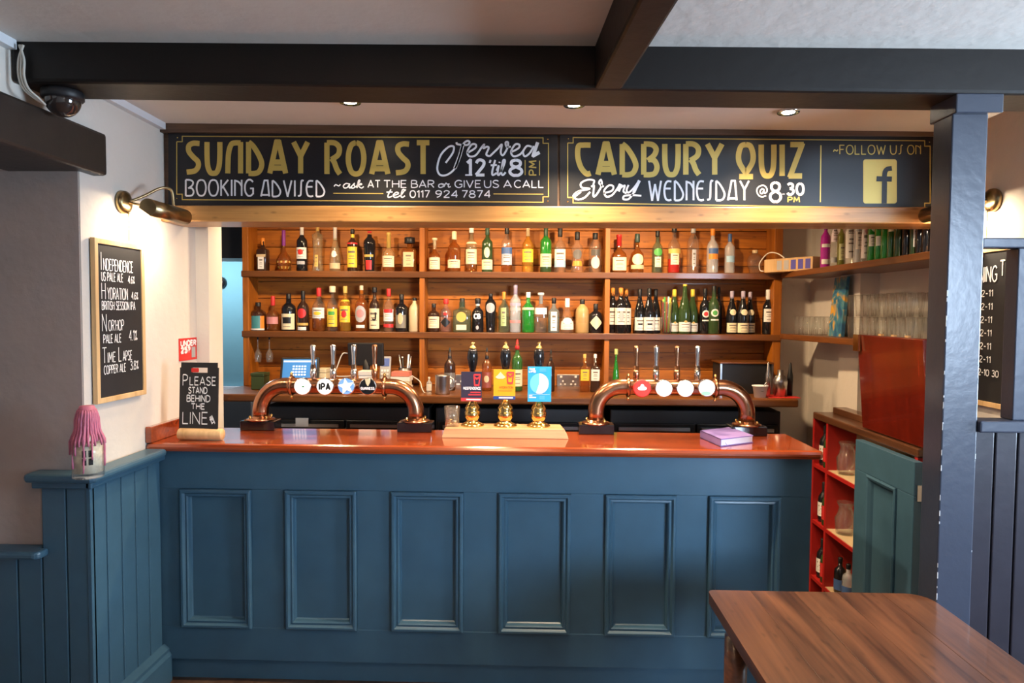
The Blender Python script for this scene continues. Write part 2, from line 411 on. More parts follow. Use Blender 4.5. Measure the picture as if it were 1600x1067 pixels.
# right wall of the bar and the outer right wall with its window
mb = MB(); mb.box(XR, 2.3, -.62, .175, 0, 2.6); mb.box(XR, 2.3, .97, 1.22, 0, 2.6); mb.box(1.99, 2.3, .175, .97, 0, 2.6)
mb.box(1.93, 2.3, 1.22, 1.9, 0, 2.6)
struct(mb.build('wall_right', M_wall))
mb = MB(); mb.box(4.0, 4.1, -5.2, -2.25, 0, 2.75); mb.box(4.0, 4.1, -.75, -.5, 0, 2.75); mb.box(4.0, 4.1, -2.25, -.75, 0, .95); mb.box(4.0, 4.1, -2.25, -.75, 2.25, 2.75)
mb.box(2.3, 4.1, -.5, -.4, 0, 2.75)
struct(mb.build('wall_outer', M_wall))
wn = struct(MB().sweep(-2.25, -.75, .95, 2.25, [(0,.0),(0,.05),(.05,.05),(.05,0)], lambda u,v,h: (3.98+h-.02,u,v)).build('window_1', M_white))
MB().box(3.97, 4.01, -1.52, -1.48, .98, 2.22).build('glazing_bar', M_white, wn)
struct(MB().box(-2.0, 2.3, 1.80, 1.92, 0, 2.7).build('wall_back', M_wall))
# the room glimpsed through the doorway at the left end of the bar
struct(MB().box(-3.3, -2.1, 3.0, 3.1, 1.0, 2.7).build('wall_back_room', M_teal))
struct(MB().box(-3.3, -2.1, 2.97, 3.1, 0, .97).build('trim_1', mat('dark_dado', (.05,.05,.05), .5)))
struct(MB().box(-3.3, -2.1, 2.95, 3.1, .97, 1.01).build('trim_2', M_white))
struct(MB().box(-3.3, -1.98, 1.85, 2.2, 2.06, 2.6).build('trim_3', M_blackm))
tag(MB().lathe([(0,0),(.05,0),(.055,-.015),(.03,-.03),(0,-.032)], (-2.755, 2.99, 1.93), 16, 'y').build('wall_fitting', M_black), 'small round black fitting on the teal wall beyond the doorway', 'fitting')
# beams
def beam(name, x0, x1, y0, y1, zb):
    c = [(x0,y0),(x1,y0),(x1,y1),(x0,y1)]
    return MB().hexa([(x,y,zb(x)) for x,y in c]+[(x,y,zc(x,y)+.01) for x,y in c])
b = struct(beam('b', XL, 4.0, -.79, -.60, lambda x: 2.402-.015*x).build('beam_main', M_beam, bev=.012))
b = MB()
p0, p1 = at(932, 143, -.79), None
c = [(.50,-5.2),(.62,-5.2),(.285,-.78),(.195,-.78)]
b.hexa([(x,y,2.40) for x,y in c]+[(x,y,zc(x,y)+.01) for x,y in c])
struct(b.build('beam_cross', M_beam, bev=.01))
b = MB(); b.box(-1.98, -1.65, -5.2, -.365, 2.205, 2.367)
struct(b.build('beam_lintel', M_lintel, bev=.012))
# ceiling trunking along the left wall
mb = MB()
for y0, y1 in ((-5.2, -.80), (-.59, .10)):
    mb.hexa([(x,y,zc(x,y)-.03) for x,y in ((XL,y0),(XL+.03,y0),(XL+.03,y1),(XL,y1))]+[(x,y,zc(x,y)) for x,y in ((XL,y0),(XL+.03,y0),(XL+.03,y1),(XL,y1))])
struct(mb.build('trim_4', M_trunk))

# ------------------------------------------------------------------ wainscot left
BLK = mat('wainscot_dark_blue', (.045, .108, .165), .36)
wz = 1.045
r = struct(MB().box(XL, XL+.012, -.49, 0, .0, wz).build('wainscot_side', M_blue, origin=(XL, -.25, 0)))
n = 5; bw = .485/n
for i in range(n):
    y0 = -.495+i*bw
    MB().box(XL+.005, -1.66, y0+.003, y0+bw-.003, .02, wz-.002).build('board', M_blue, r, bev=.004)
r2 = struct(MB().box(-2.9, XL+.02, -.475, -.455, 0, .76).build('wainscot_return', M_blue, origin=(-2.2, -.46, 0)))
MB().box(-1.86, XL+.02, -.475, -.455, .7, wz).build('backing', M_blue, r2)
x = -1.66; i = 0
while x > -2.85:
    top = wz-.002 if x-.095 > -1.88 else .758
    MB().box(x-.092, x, -.497, -.47, .02, top).build('board', M_blue, r2, bev=.004); x -= .096
MB().box(-1.676, -1.6585, -.4985, -.482, .02, wz-.002).build('corner_bead', M_blue, r2, bev=.003)
# caps
def cap(name, poly, z0, z1):
    return struct(MB().prism(poly, lambda u,v,d: (u,v,d), z0, z1).build(name, M_blue, bev=.012))
cap('wainscot_cap', [(-1.88,-.46),(-1.88,-.545),(-1.862,-.56),(-1.62,-.56),(-1.602,-.545),(-1.602,-.055),(XL+.002,-.055),(XL+.002,-.46)], wz, wz+.032)
cap('wainscot_low_cap', [(-2.88,-.46),(-2.88,-.56),(-1.835,-.56),(-1.82,-.545),(-1.82,-.498),(-1.85,-.498),(-1.85,-.46)], .756, .786)
mb = MB().box(-1.87, -1.645, -.52, -.49, wz-.03, wz).box(-1.665, -1.64, -.52, -.0, wz-.03, wz)
struct(mb.build('wainscot_cove', M_blue, bev=.006))
mb = MB()
mb.prism([(-1.66,0),(-1.625,0),(-1.625,.12),(-1.635,.135),(-1.635,.15),(-1.66,.17)], lambda u,v,d: (u,d,v), -.53, 0)
struct(mb.build('baseboard_left', M_blue))

# ------------------------------------------------------------------ bar
BX0, BX1 = -1.69, 1.235
bar = root('bar_counter', (0, .2, 0), 'blue painted bar counter with six moulded panels on its front', 'bar counter')
panels_px = [(284,394),(447,558),(612,724),(779,891),(945,1055),(1106,1217)]
ZP0, ZP1 = at(640, 985, 0).z, at(640, 768, 0).z
XP = [(at(a, 870, 0).x, at(b_, 870, 0).x) for a, b_ in panels_px]
mb = MB(); mb.box(BX0, BX1, 0, .025, ZP1, 1.06); mb.box(BX0, BX1, 0, .025, .10, ZP0)
xs = [BX0]+[v for p in XP for v in p]+[BX1]
mb.box(BX1-.03, BX1, .025, .36, .10, 1.06)
mb.build('front_frame', M_blue, bar, bev=.003)
for i in range(0, len(xs), 2):
    MB().box(xs[i]+.0008, xs[i+1]-.0008, .0012, .025, ZP0, ZP1).build('stile', M_blue, bar)
prof = [(0,0),(0,-.016),(.006,-.021),(.014,-.021),(.018,-.013),(.022,-.008),(.030,-.010),(.035,-.005),(.038,.012),(.042,.018)]
for a, b_ in XP:
    pn = MB().box(a, b_, .018, .028, ZP0, ZP1).build('panel', M_blue, bar)
    MB().sweep(a, b_, ZP0, ZP1, prof, lambda u,v,h: (u,h,v)).build('moulding', M_blue, pn)
MB().box(BX0, BX1-.01, .03, .05, 0, .10).build('plinth', M_blue, bar)
MB().box(BX0+.02, BX1-.03, .30, .36, .1, 1.06).build('back_panel', M_dwood, bar)
bt = root('mahogany_worktop', (0, .15, 1.06), 'glossy red mahogany bar top with rounded front edge', 'bar top')
MB().box(XL, 1.262, -.058, .372, 1.06, 1.10).build('slab', M_mahog, bt, bev=.016)
tag(MB().box(XL+.002, XL+.03, -.058, .40, 1.10, 1.172).build('upstand_board', M_mahog, bev=.004), 'low mahogany upstand board against the left wall at the bar end', 'board')

# ------------------------------------------------------------------ overhead fascia with two painted signs
fa = root('pine_fascia_beam', (0, .2, 2.09), 'golden pine beam spanning above the bar under the painted signs', 'beam')
MB().box(XL, XR, .10, .31, 2.092, 2.166).build('beam', M_fpine, fa, bev=.006)
MB().box(XL, XR, .14, .31, 2.166, 2.50).build('backing', M_trimw, fa)
mb = MB()
mb.hexa([(XL,.105,2.498),(XR,.105,2.478),(XR,.14,2.478),(XL,.14,2.498)]+[(XL,.105,zc(XL,.1)),(XR,.105,zc(XR,.1)),(XR,.14,zc(XR,.1)),(XL,.14,zc(XL,.1))])
mb.build('top_trim', M_trimw, fa)
SY = .124
def sx(px, py): q = at(px, py, SY); return (q.x, q.z)
def fS(u, v, lift): return (u, SY-lift, v)
def W(txt, box, sg, m, hwpx, font=G, gap=.2, skew=0, name='lettering'):
    x0, y0, x1, y1 = box
    L = [[sx(a+skew*(y1-b), b) for a, b in l] for l in strokes(txt, x0, x1, y1, y0, font, gap)]
    return write(name, sg, L, hwpx/340, fS, m)
def PX(pts, sg, m, hwpx, sm=True, name='lettering', lift=.0015):
    return write(name, sg, [[sx(*p) for p in (smooth(l) if sm else l)] for l in pts], hwpx/340, fS, m, lift)
def board(px, label):
    c = [sx(*p) for p in px]
    s = root('painted_sign', ((c[0][0]+c[1][0])/2, SY, c[0][1]), label, 'sign', 'painted signs over the bar')
    MB().prism(c, lambda u,v,d: (u,d,v), SY, SY+.016).build('board', M_sign, s)
    return s
s1 = board([(263,321),(871,327),(871,209),(263,207)], 'black painted sign reading SUNDAY ROAST in gold above the bar')
s2 = board([(875,327),(1466,333),(1466,212),(875,209)], 'black painted sign reading CADBURY QUIZ in gold above the bar')
def border(sg, l, r, tl, tr, bl, br):
    nt = 8.5; T = lambda x: tl+(tr-tl)*(x-l)/(r-l); B = lambda x: bl+(br-bl)*(x-l)/(r-l)
    p = [(l,T(l)+nt),(l+nt,T(l)+nt),(l+nt,T(l)),(r-nt,T(r)),(r-nt,T(r)+nt),(r,T(r)+nt),(r,B(r)-nt),(r-nt,B(r)-nt),(r-nt,B(r)),(l+nt,B(l)),(l+nt,B(l)-nt),(l,B(l)-nt),(l,T(l)+nt)]
    PX([p], sg, M_gold, .75, False, 'border')
    for a, b_ in ((l+1,T(l)+2),(r-1,T(r)+2),(l,B(l)-2),(r-1,B(r)-2)):
        MB().lathe([(0,0),(.004,0),(.003,-.002),(0,-.003)], (*fS(*sx(a,b_),0),), 8, 'y').build('screw', M_brass, sg)
border(s1, 276.5, 857, 213, 215.5, 312, 316)
border(s2, 887, 1453, 215, 220, 317, 326)
W('SUNDAY', (292,222,481,271), s1, M_gold, 4.1, DECO, .36)
W('ROAST', (511,223,671,272), s1, M_gold, 4.1, DECO, .36)
W('BOOKING', (290.5,281,396,306), s1, M_white, 1.35, THIN, .24)
W('ADVISED', (408,282,507,307), s1, M_white, 1.35, THIN, .24)
W('ask', (536,282,567,294), s1, M_white, .9, G, -.02)
W('~', (522,283,532,295), s1, M_white, .9)
for t, a, b_ in (('AT',575,594),('THE',600,635),('BAR',643,678),('GIVE',711,751),('US',757,779),('A',787,799),('CALL',804,849)):
    W(t, (a,282,b_,293), s1, M_white, .85)
W('or', (685,283,702,293), s1, M_white, .9, G, -.02)
W('tel\'', (604,296,634,308.5), s1, M_white, 1.0, G, .02)
for t, a, b_ in (('0117',641,671),('924',681,715),('7874',722,766)): W(t, (a,298,b_,308.5), s1, M_white, .85)
PX([[(521,302),(599,302.5)],[(771,303),(849,303.5)]], s1, M_gold, .6, False, 'rule')
C6 = lambda pts: [(540+a/4.571, 190+b_/4.571) for a, b_ in pts]
PX([C6([(715,295),(765,225),(772,180),(735,182),(680,240),(655,330),(675,380),(725,380),(780,335),(815,245),(838,165),(870,138),(886,150),(865,168),(800,162),(793,148)]),
    C6([(868,225),(925,190),(930,165),(900,165),(870,215),(885,248),(930,240),(975,180),(990,165),(985,190),(1010,180),(1022,190),(1005,235),(1030,248)]),
    C6([(1030,248),(1085,195),(1115,165),(1108,220),(1125,240),(1155,190),(1160,150),(1143,150),(1150,180),(1180,180)]),
    C6([(1180,220),(1235,190),(1240,165),(1210,165),(1182,215),(1200,248),(1245,235),(1275,200)]),
    C6([(1330,180),(1295,175),(1268,215),(1280,248),(1315,225),(1345,175)])], s1, M_white, 1.5)
PX([C6([(780,335),(815,245),(838,165)])], s1, M_white, 2.6, False)
PX([C6([(1372,148),(1345,225),(1340,245),(1385,220)])], s1, M_white, 2.6, False)
W('12', (730,250,757,273.5), s1, M_white, 2.3, G, .32)
PX([[(727,273.5),(738,273.5)]], s1, M_white, 1.2, False)
W('\'til', (765,250,789,274), s1, M_white, 1.5, G, .0)
W('8', (797,250,815,274), s1, M_white, 2.3)
PX([[(820.5,250),(820.5,273.5)],[(843,251),(843,274)]], s1, M_gold, .7, False, 'rule')
L = strokes('PM', 0, 22, 0, 11, G, .3)
PX([[(838-b_, 273.5-a) for a, b_ in l] for l in L], s1, M_gold, 1.0, False)
W('CADBURY', (902,225,1128,273), s2, M_gold, 4.1, DECO, .34)
W('QUIZ', (1154,226,1253,275), s2, M_gold, 4.1, DECO, .38)
C7 = lambda pts: [(870+a/5, 190+b_/5) for a, b_ in pts]
PX([C7([(285,490),(290,460),(240,455),(190,480),(195,515),(255,525),(170,545),(130,580),(160,608),(215,595),(260,550)]),
    C7([(270,510),(290,500),(285,580),(310,570),(350,500),(345,455),(330,480),(365,510)]),
    C7([(365,560),(430,540),(440,505),(405,500),(370,540),(385,585),(430,575),(475,520),(490,490),(490,520),(530,500),(520,545),(545,560)]),
    C7([(560,495),(545,535),(560,555),(600,520),(640,465)]),
    C7([(645,460),(600,555),(560,605),(520,605),(530,580),(600,575),(660,580)])], s2, M_white, 1.4)
PX([C7([(645,460),(600,555)]), C7([(185,545),(140,580)]), C7([(505,490),(480,545)])], s2, M_white, 2.3, False)
W('WEDNESDAY', (1014,282.5,1170,313), s2, M_white, 1.5, THIN, .24)
W('@', (1181,289,1200,308), s2, M_white, 1.0)
W('8', (1203.5,285,1219.5,315), s2, M_white, 2.0)
W('.30', (1224,287,1255,304), s2, M_white, 1.9, G, .3)
W('PM', (1231,308,1249,316), s2, M_gold, .95, G, .25)
PX([[(1282.5,227),(1281.5,316)]], s2, M_gold, .9, False, 'rule')
for t, a, b_ in (('FOLLOW',1312,1383),('US',1391,1410),('ON',1418,1438)): W(t, (a,227,b_,241), s2, M_gold, .75, THIN, .22)
W('~', (1302,228,1309,241), s2, M_gold, .8)
def rrect(x0, y0, x1, y1, r, n=5):
    o = []
    for cx, cy, a in ((x1-r,y1-r,0),(x0+r,y1-r,90),(x0+r,y0+r,180),(x1-r,y0+r,270)):
        o += [(cx+r*math.cos(math.radians(a+90*i/n)), cy+r*math.sin(math.radians(a+90*i/n))) for i in range(n+1)]
    return o
MB().add([fS(*sx(*p), .0015) for p in rrect(1348.5, 249, 1401, 318, 4)], [tuple(range(24))]).build('emblem', M_gold, s2)
PX([[(1381,318),(1381.5,285)],[(1369,279.5),(1393,280)]], s2, M_sign, 3.9, False, 'emblem_letter', .003)
PX([[(1381.5,288),(1381.8,272),(1385,265),(1393,263.2)]], s2, M_sign, 3.6, True, 'emblem_letter', .0032)
# ------------------------------------------------------------------ post and partition at the right
PX0, PX1 = 1.335, 1.447
po = root('timber_post', (1.39, -.7, 0), 'chipped blue-grey timber post carrying the ceiling beam at right', 'post')
MB().box(PX0, PX1, -.76, -.655, 0, 2.34).build('shaft', M_post, po, bev=.004)
MB().box(PX0-.005, PX1+.03, -.785, -.64, 2.325, 2.385).build('head_block', M_post, po, bev=.004)
mb = MB(); rg = random.Random(5)
for i in range(34):
    z = rg.uniform(.35, 1.75); h_ = rg.uniform(.003,.022); w_ = rg.uniform(.001,.0035); e_ = rg.random() < .75
    x_ = PX0+.001 if e_ else PX1-.004
    mb.box(x_, x_+w_, -.7606, -.757, z, z+h_)
ch = mb.build('paint_chips', mat('chipped_primer', (.40,.41,.43), .7), po); ch['kind'] = 'stuff'
sc = root('timber_partition', (1.9, -.70, 0), 'dark boarded partition with open blue rails beside the post', 'partition')
MB().box(PX1, 2.4, -.755, -.70, 1.905, 1.937).build('top_rail', M_post, sc, bev=.004)
MB().box(PX1, 2.4, -.775, -.69, 1.31, 1.348).build('sill_rail', M_post, sc, bev=.006)
x = 1.565
while x < 2.4:
    MB().box(x, x+.05, -.75, -.69, 1.348, 1.905).build('baluster', M_post, sc, bev=.003); x += .17
MB().box(PX1, 2.4, -.715, -.70, 0, 1.31).build('backing', M_board, sc)
x = PX1+.002
while x < 2.35:
    MB().box(x, x+.068, -.74, -.715, .02, 1.31).build('board', M_board, sc, bev=.004); x += .073

# ------------------------------------------------------------------ recessed downlights
M_lamp = mat('lamp_lens', (1, .86, .66), .3, emit=28)
def downlight(x, y, z, label, tgt, energy, spot=110, rad=.03, col=WARM):
    d = root('downlight', (x, y, z), label, 'ceiling light', 'recessed ceiling downlights')
    MB().lathe([(.028,-.002),(.042,-.006),(.045,-.003),(.045,.004),(.028,.004)], (x, y, z-.003), 20).build('trim_ring', M_chrome, d)
    MB().lathe([(0,-.004),(.024,-.004),(.028,.0),(.028,.003),(0,.003)], (x, y, z-.003), 20).build('lens', M_lamp, d)
    l = light('downlight_light', 'SPOT', (x, y, z-.02), energy, col, target=tgt, spot=spot, blend=.8, radius=rad)
for i, (px, py, e) in enumerate(((547,160,34),(897,160,78),(1232,167,40))):
    p = at(px, py+3, 2.52, 2); z = zc(p.x, p.y)
    downlight(p.x, p.y, z, ['leftmost','middle','rightmost'][i]+' small round recessed ceiling light in front of the signs', (p.x, p.y-.02, 0), e, 130)
for i, x in enumerate((-1.3, -.3, .65)):
    downlight(x, .78, zc(x, .78), ['leftmost','middle','rightmost'][i]+' recessed ceiling light over the aisle behind the bar', (x, 1.25, 1.1), (50, 66, 92)[i], 168, .045, (1, .70, .40))

# ------------------------------------------------------------------ back bar shelving
Z1, Z2, ZCt = 1.957, 1.548, 1.172
UX0, UX1 = -1.968, 1.667
un = root('back_bar_shelving', (0, 1.7, ZCt), 'orange pine shelving with three bays behind the bar', 'shelving')
ups = [(UX0, UX0+.042), (at(655,470,1.6).x, at(663,470,1.6).x), (at(945,470,1.6).x, at(953,470,1.6).x), (UX1-.055, UX1)]
for a, b_ in ups: MB().box(a, b_, 1.605, 1.77, ZCt, 2.5).build('upright', M_pinev, un, bev=.003)
for z in (Z1, Z2): MB().box(UX0-.005, UX1, 1.595, 1.77, z-.042, z).build('shelf', M_shelf, un, bev=.004)
for k in range(3):
    a, b_ = ups[k][1]-.01, ups[k+1][0]+.01; z = ZCt
    while z < 2.45:
        MB().box(a, b_, 1.77, 1.788, z+.0015, z+.118).build('plank', M_pine, un, bev=.003); z += .12
MB().box(UX0+.01, UX1-.01, 1.788, 1.799, ZCt, 2.48).build('backing', M_shelf, un)
bc = root('back_counter', (0, 1.45, ZCt-.05), 'long brown wooden counter below the bottle shelves', 'counter')
poly = [(1.62,1.77),(UX0,1.77)]+[(UX0+.10+.13*math.cos(math.radians(a)), 1.29+.14*math.sin(math.radians(a))) for a in range(180, 271, 15)]+[(1.62,1.15)]
MB().prism(poly, lambda u,v,d: (u,v,d), ZCt-.05, ZCt).build('worktop', M_shelf, bc, bev=.01)
MB().box(UX0+.2, 1.6, 1.72, 1.77, 0, ZCt-.05).build('back_board', M_blackm, bc)
for i in range(3):
    x0 = -1.7+i*1.1
    f = root('bottle_fridge', (x0+.5, 1.5, 0), 'black glass-fronted bottle fridge under the back counter, '+['left','middle','right'][i]+' one', 'fridge', 'fridges under the back counter')
    MB().box(x0, x0+1.06, 1.28, 1.71, .03, 1.08).build('body', M_blackm, f, bev=.008)
    for k in range(2):
        d = MB().box(x0+.02+k*.515, x0+.525+k*.515, 1.25, 1.278, .1, 1.0).build('door', M_fglass, f, bev=.006)
        MB().box(x0+.05+k*.515, x0+.49+k*.515, 1.235, 1.25, .955, .975).build('handle', M_steel, d)

# ------------------------------------------------------------------ bottles
PROF = {
 'spirit': [(0,0),(.9,0),(1,.025),(1,.56),(.95,.61),(.72,.67),(.42,.72),(.33,.77),(.31,.9)],
 'tall': [(0,0),(.9,0),(1,.02),(1,.64),(.92,.69),(.6,.74),(.38,.78),(.32,.82),(.31,.92)],
 'wine': [(0,0),(.92,0),(1,.02),(1,.58),(.93,.64),(.62,.71),(.40,.76),(.36,.82),(.35,.97)],
 'burg': [(0,0),(.92,0),(1,.02),(1,.42),(.92,.52),(.70,.64),(.46,.74),(.36,.82),(.34,.97)],
 'squat': [(0,0),(.92,0),(1,.03),(1,.44),(.92,.5),(.6,.56),(.34,.62),(.28,.68),(.27,.9)],
 'orb': [(0,0),(.55,0),(.62,.03),(.86,.10),(1,.2),(.98,.29),(.8,.37),(.5,.44),(.3,.5),(.24,.58),(.22,.9)],
 'cone': [(0,0),(.95,0),(1,.03),(.98,.25),(.8,.45),(.5,.62),(.3,.74),(.27,.9)],
 'flute': [(0,0),(.95,0),(.98,.03),(.82,.2),(.78,.4),(.88,.62),(1,.78),(.6,.81),(.35,.84),(.3,.93)],
 'jura': [(0,0),(.9,0),(1,.05),(.97,.18),(.82,.32),(.88,.45),(1,.56),(.9,.64),(.5,.72),(.36,.78),(.34,.9)],
 'stone': [(0,0),(.92,0),(1,.02),(1,.6),(.95,.68),(.75,.76),(.45,.82),(.35,.86),(.35,.92)],
 'taper': [(0,0),(.72,0),(.76,.02),(.9,.4),(1,.68),(.95,.76),(.65,.82),(.4,.86),(.36,.92)],
 'apoth': [(0,0),(.92,0),(1,.03),(1,.58),(.93,.66),(.6,.72),(.38,.75),(.36,.86)],
 'square': [(0,0),(.95,0),(1,.02),(1,.60),(.94,.65),(.55,.68),(.34,.71),(.32,.9)],
 'skull': [(0,0),(.6,0),(.7,.06),(.8,.2),(1,.42),(.98,.6),(.8,.76),(.45,.85),(.28,.88),(.27,.94)],
 'carafe': [(0,0),(.95,0),(1,.02),(1,.48),(.95,.55),(.74,.62),(.68,.68),(.62,.84),(.46,.95)],
}
GLC = {'clear':(.86,.87,.84),'amber':(.50,.17,.03),'dark':(.035,.016,.010),'green':(.06,.22,.05),'bgreen':(.04,.42,.06),'black':(.010,.010,.012),'pale':(.85,.80,.55),
 'gold':(.75,.42,.06),'red':(.55,.03,.02),'pgreen':(.45,.62,.45),'pblue':(.5,.75,.85),'frost':(.80,.83,.86),'stone':(.66,.52,.30),'tan':(.50,.32,.13),'magenta':(.42,.02,.30),'olive':(.28,.30,.05),'brown':(.10,.035,.015),
 'pink':(.9,.7,.68),'wgreen':(.03,.06,.02)}
def gmat(k):
    c = GLC[k]
    if k in ('black','stone','tan','dark','wgreen','magenta'): return mat('bottle_'+k, c, .08 if k not in ('stone','tan') else .4, coat=.3)
    return tglass('bottle_'+k, c, {'frost':.32,'bgreen':.4,'green':.45,'clear':.03,'pale':.08,'olive':.45,'brown':.4,'red':.6,'pgreen':.07,'pblue':.12,'pink':.06}.get(k, .2))
def cmat(c): return mat('tint_%02x%02x%02x' % tuple(int(v*255) for v in c), c, .42)
CREAM=(.78,.68,.45); WHT=(.78,.76,.72); BLK_=(.012,.012,.014); RED=(.58,.03,.03); YEL=(.80,.55,.05); GLD=(.60,.40,.10); ORG=(.75,.25,.03); BLU=(.06,.13,.32); GRN=(.08,.35,.07); GRY=(.42,.42,.43); TEAL=(.06,.25,.27); PNK=(.6,.25,.25); MAU=(.42,.36,.48); TAN=(.60,.45,.26); LBL=(.35,.55,.70); PUR=(.22,.03,.25)
def bottle(x, y, z, h, r, prof, glass, cap, labels, label, group, capz=.86, capr=.40, fill=None, sq=2, name='bottle', n=20, capkind='plain'):
    rt = root(name, (x, y, z), label, 'bottle', group)
    P = [(a*r, b_*h) for a, b_ in PROF[prof]]
    # refine
    mats = [gmat(glass)]
    if fill:
        mats.append(gmat(fill[0])); zf = fill[1]*h; Q = [P[0]]
        for (r0,h0),(r1,h1) in zip(P, P[1:]):
            if h0 < zf < h1-1e-6: t = (zf-h0)/(h1-h0); Q.append((r0+(r1-r0)*t, zf))
            Q.append((r1,h1))
        P = Q; mif = lambda a, b_: 1 if (a+b_)/2 < zf else 0
    else: mif = None
    def sqf(a): return 1 if sq == 2 else 1/((abs(math.cos(a))**sq+abs(math.sin(a))**sq)**(1/sq))
    MB().lathe(P, (x, y, z), n if sq == 2 else 32, sq=sq, mif=mif).build('body', mats, rt)
    cr = capr*r; c0 = capz*h
    if cap:
        cp = {'plain': [(cr*.95,c0),(cr,c0+.003),(cr,h*.985),(cr*.85,h),(0,h)],
              'capsule': [(cr*1.02,c0),(cr*.95,h*.93),(cr*1.04,h*.935),(cr*1.04,h*.985),(cr*.9,h),(0,h)],
              'stopper': [(cr*.7,c0),(cr*.7,h*.93),(cr*1.15,h*.935),(cr*1.2,h*.985),(cr,h),(0,h)],
              'pourer': [(cr,c0),(cr,c0+.02),(cr*.75,c0+.03),(cr*.6,h*.93),(cr*.25,h),(0,h)]}[capkind]
        MB().lathe([(0,c0)]+cp, (x, y, z), 14).build('cap', cmat(cap), rt)
    def surf(a, hh, k):
        for (r0,h0),(r1,h1) in zip(P[1:], P[2:]):
            if h0 <= hh <= h1: rr = r0+(r1-r0)*(hh-h0)/max(1e-6, h1-h0); break
        else: rr = r
        rr = rr+k; th = -PI/2+a
        f = rr*sqf(th)
        return (x+f*math.cos(th), y+f*math.sin(th), z+hh)
    for li, lb in enumerate(labels):
        kind, v0, v1, c = lb[:4]; am = lb[4] if len(lb) > 4 else 1.2
        k = .0008+.0006*li; mb = MB(); h0, h1 = v0*h, v1*h
        if kind == 'r':
            nu, nv = 10, 4
            vs = [surf(-am+2*am*i/nu, h0+(h1-h0)*j/nv, k) for j in range(nv+1) for i in range(nu+1)]
            mb.add(vs, [(j*(nu+1)+i, j*(nu+1)+i+1, (j+1)*(nu+1)+i+1, (j+1)*(nu+1)+i) for j in range(nv) for i in range(nu)], 0, True)
        else:
            cy, hh = (h0+h1)/2, (h1-h0)/2
            pol = ell(0, 0, 1, 1, 18) if kind == 'o' else [(1,0),(.5,.5),(0,1),(-.5,.5),(-1,0),(-.5,-.5),(0,-1),(.5,-.5)]
            if kind == 'd': pol = [((1-t)*a[0]+t*b_[0], (1-t)*a[1]+t*b_[1]) for a, b_ in (((1,0),(0,1)),((0,1),(-1,0)),((-1,0),(0,-1)),((0,-1),(1,0))) for t in (0,.25,.5,.75)]
            k += .0008; m_ = len(pol); rows = [(0,0)]+[(u*f_,v*f_) for f_ in (.25,.5,.75,1) for u, v in pol]
            vs = [surf(u*am, cy+v*hh, k) for u, v in rows]
            fs = [(0, 1+i, 1+(i+1) % m_) for i in range(m_)]+[(1+q*m_+i, 1+(q+1)*m_+i, 1+(q+1)*m_+(i+1) % m_, 1+q*m_+(i+1) % m_) for q in range(3) for i in range(m_)]
            mb.add(vs, fs, 0, True)
        lo = mb.build('label', cmat(c), rt)
        if kind == 'r' and li == 0 and h1-h0 > .05 and sum(c) > .9:
            pr = MB()
            for (f0, f1, aw) in ((.70,.80,.55),(.52,.56,.4),(.40,.44,.5),(.16,.20,.45)):
                hs = [h0+(h1-h0)*f0, h0+(h1-h0)*f1]
                vs = [surf(-am*aw+2*am*aw*i/4, q, k+.0005) for q in hs for i in range(5)]
                pr.add(vs, [(i, i+1, i+6, i+5) for i in range(4)])
            pr.build('print', cmat((.16,.13,.10)), lo)
    return rt
def row(items, y, zb, basepx, cfun, where, group):
    for i, it in enumerate(items):
        cx, top, wd, prof, glass, cap, labels, desc = it[:8]; kw = it[8] if len(it) > 8 else {}
        kw = dict(kw); yy = y+kw.pop('dy', 0)
        px, tp = cfun(cx, top); p = at(px, (tp+basepx)/2, yy); h = at(px, tp, yy).z-zb
        sc_ = FPX/(yy-CAM.y)
        bottle(p.x, yy, zb, h, wd/2/sc_, prof, glass, cap, labels, desc+', '+ORD(i)+' from left, '+where, group, **kw)
cL = lambda a, b_: (370+a/5.517, 340+b_/5.517); kL = 5.517
cC = lambda a, b_: (650+a/5.333, 340+b_/5.333); kC = 5.333
cR = lambda a, b_: (940+a/5.333, 340+b_/5.333)
def sc(items, k): return [(a, b_, w_/k, *rest) for a, b_, w_, *rest in items]
YB = 1.675
g = 'bottles on the back bar shelves'
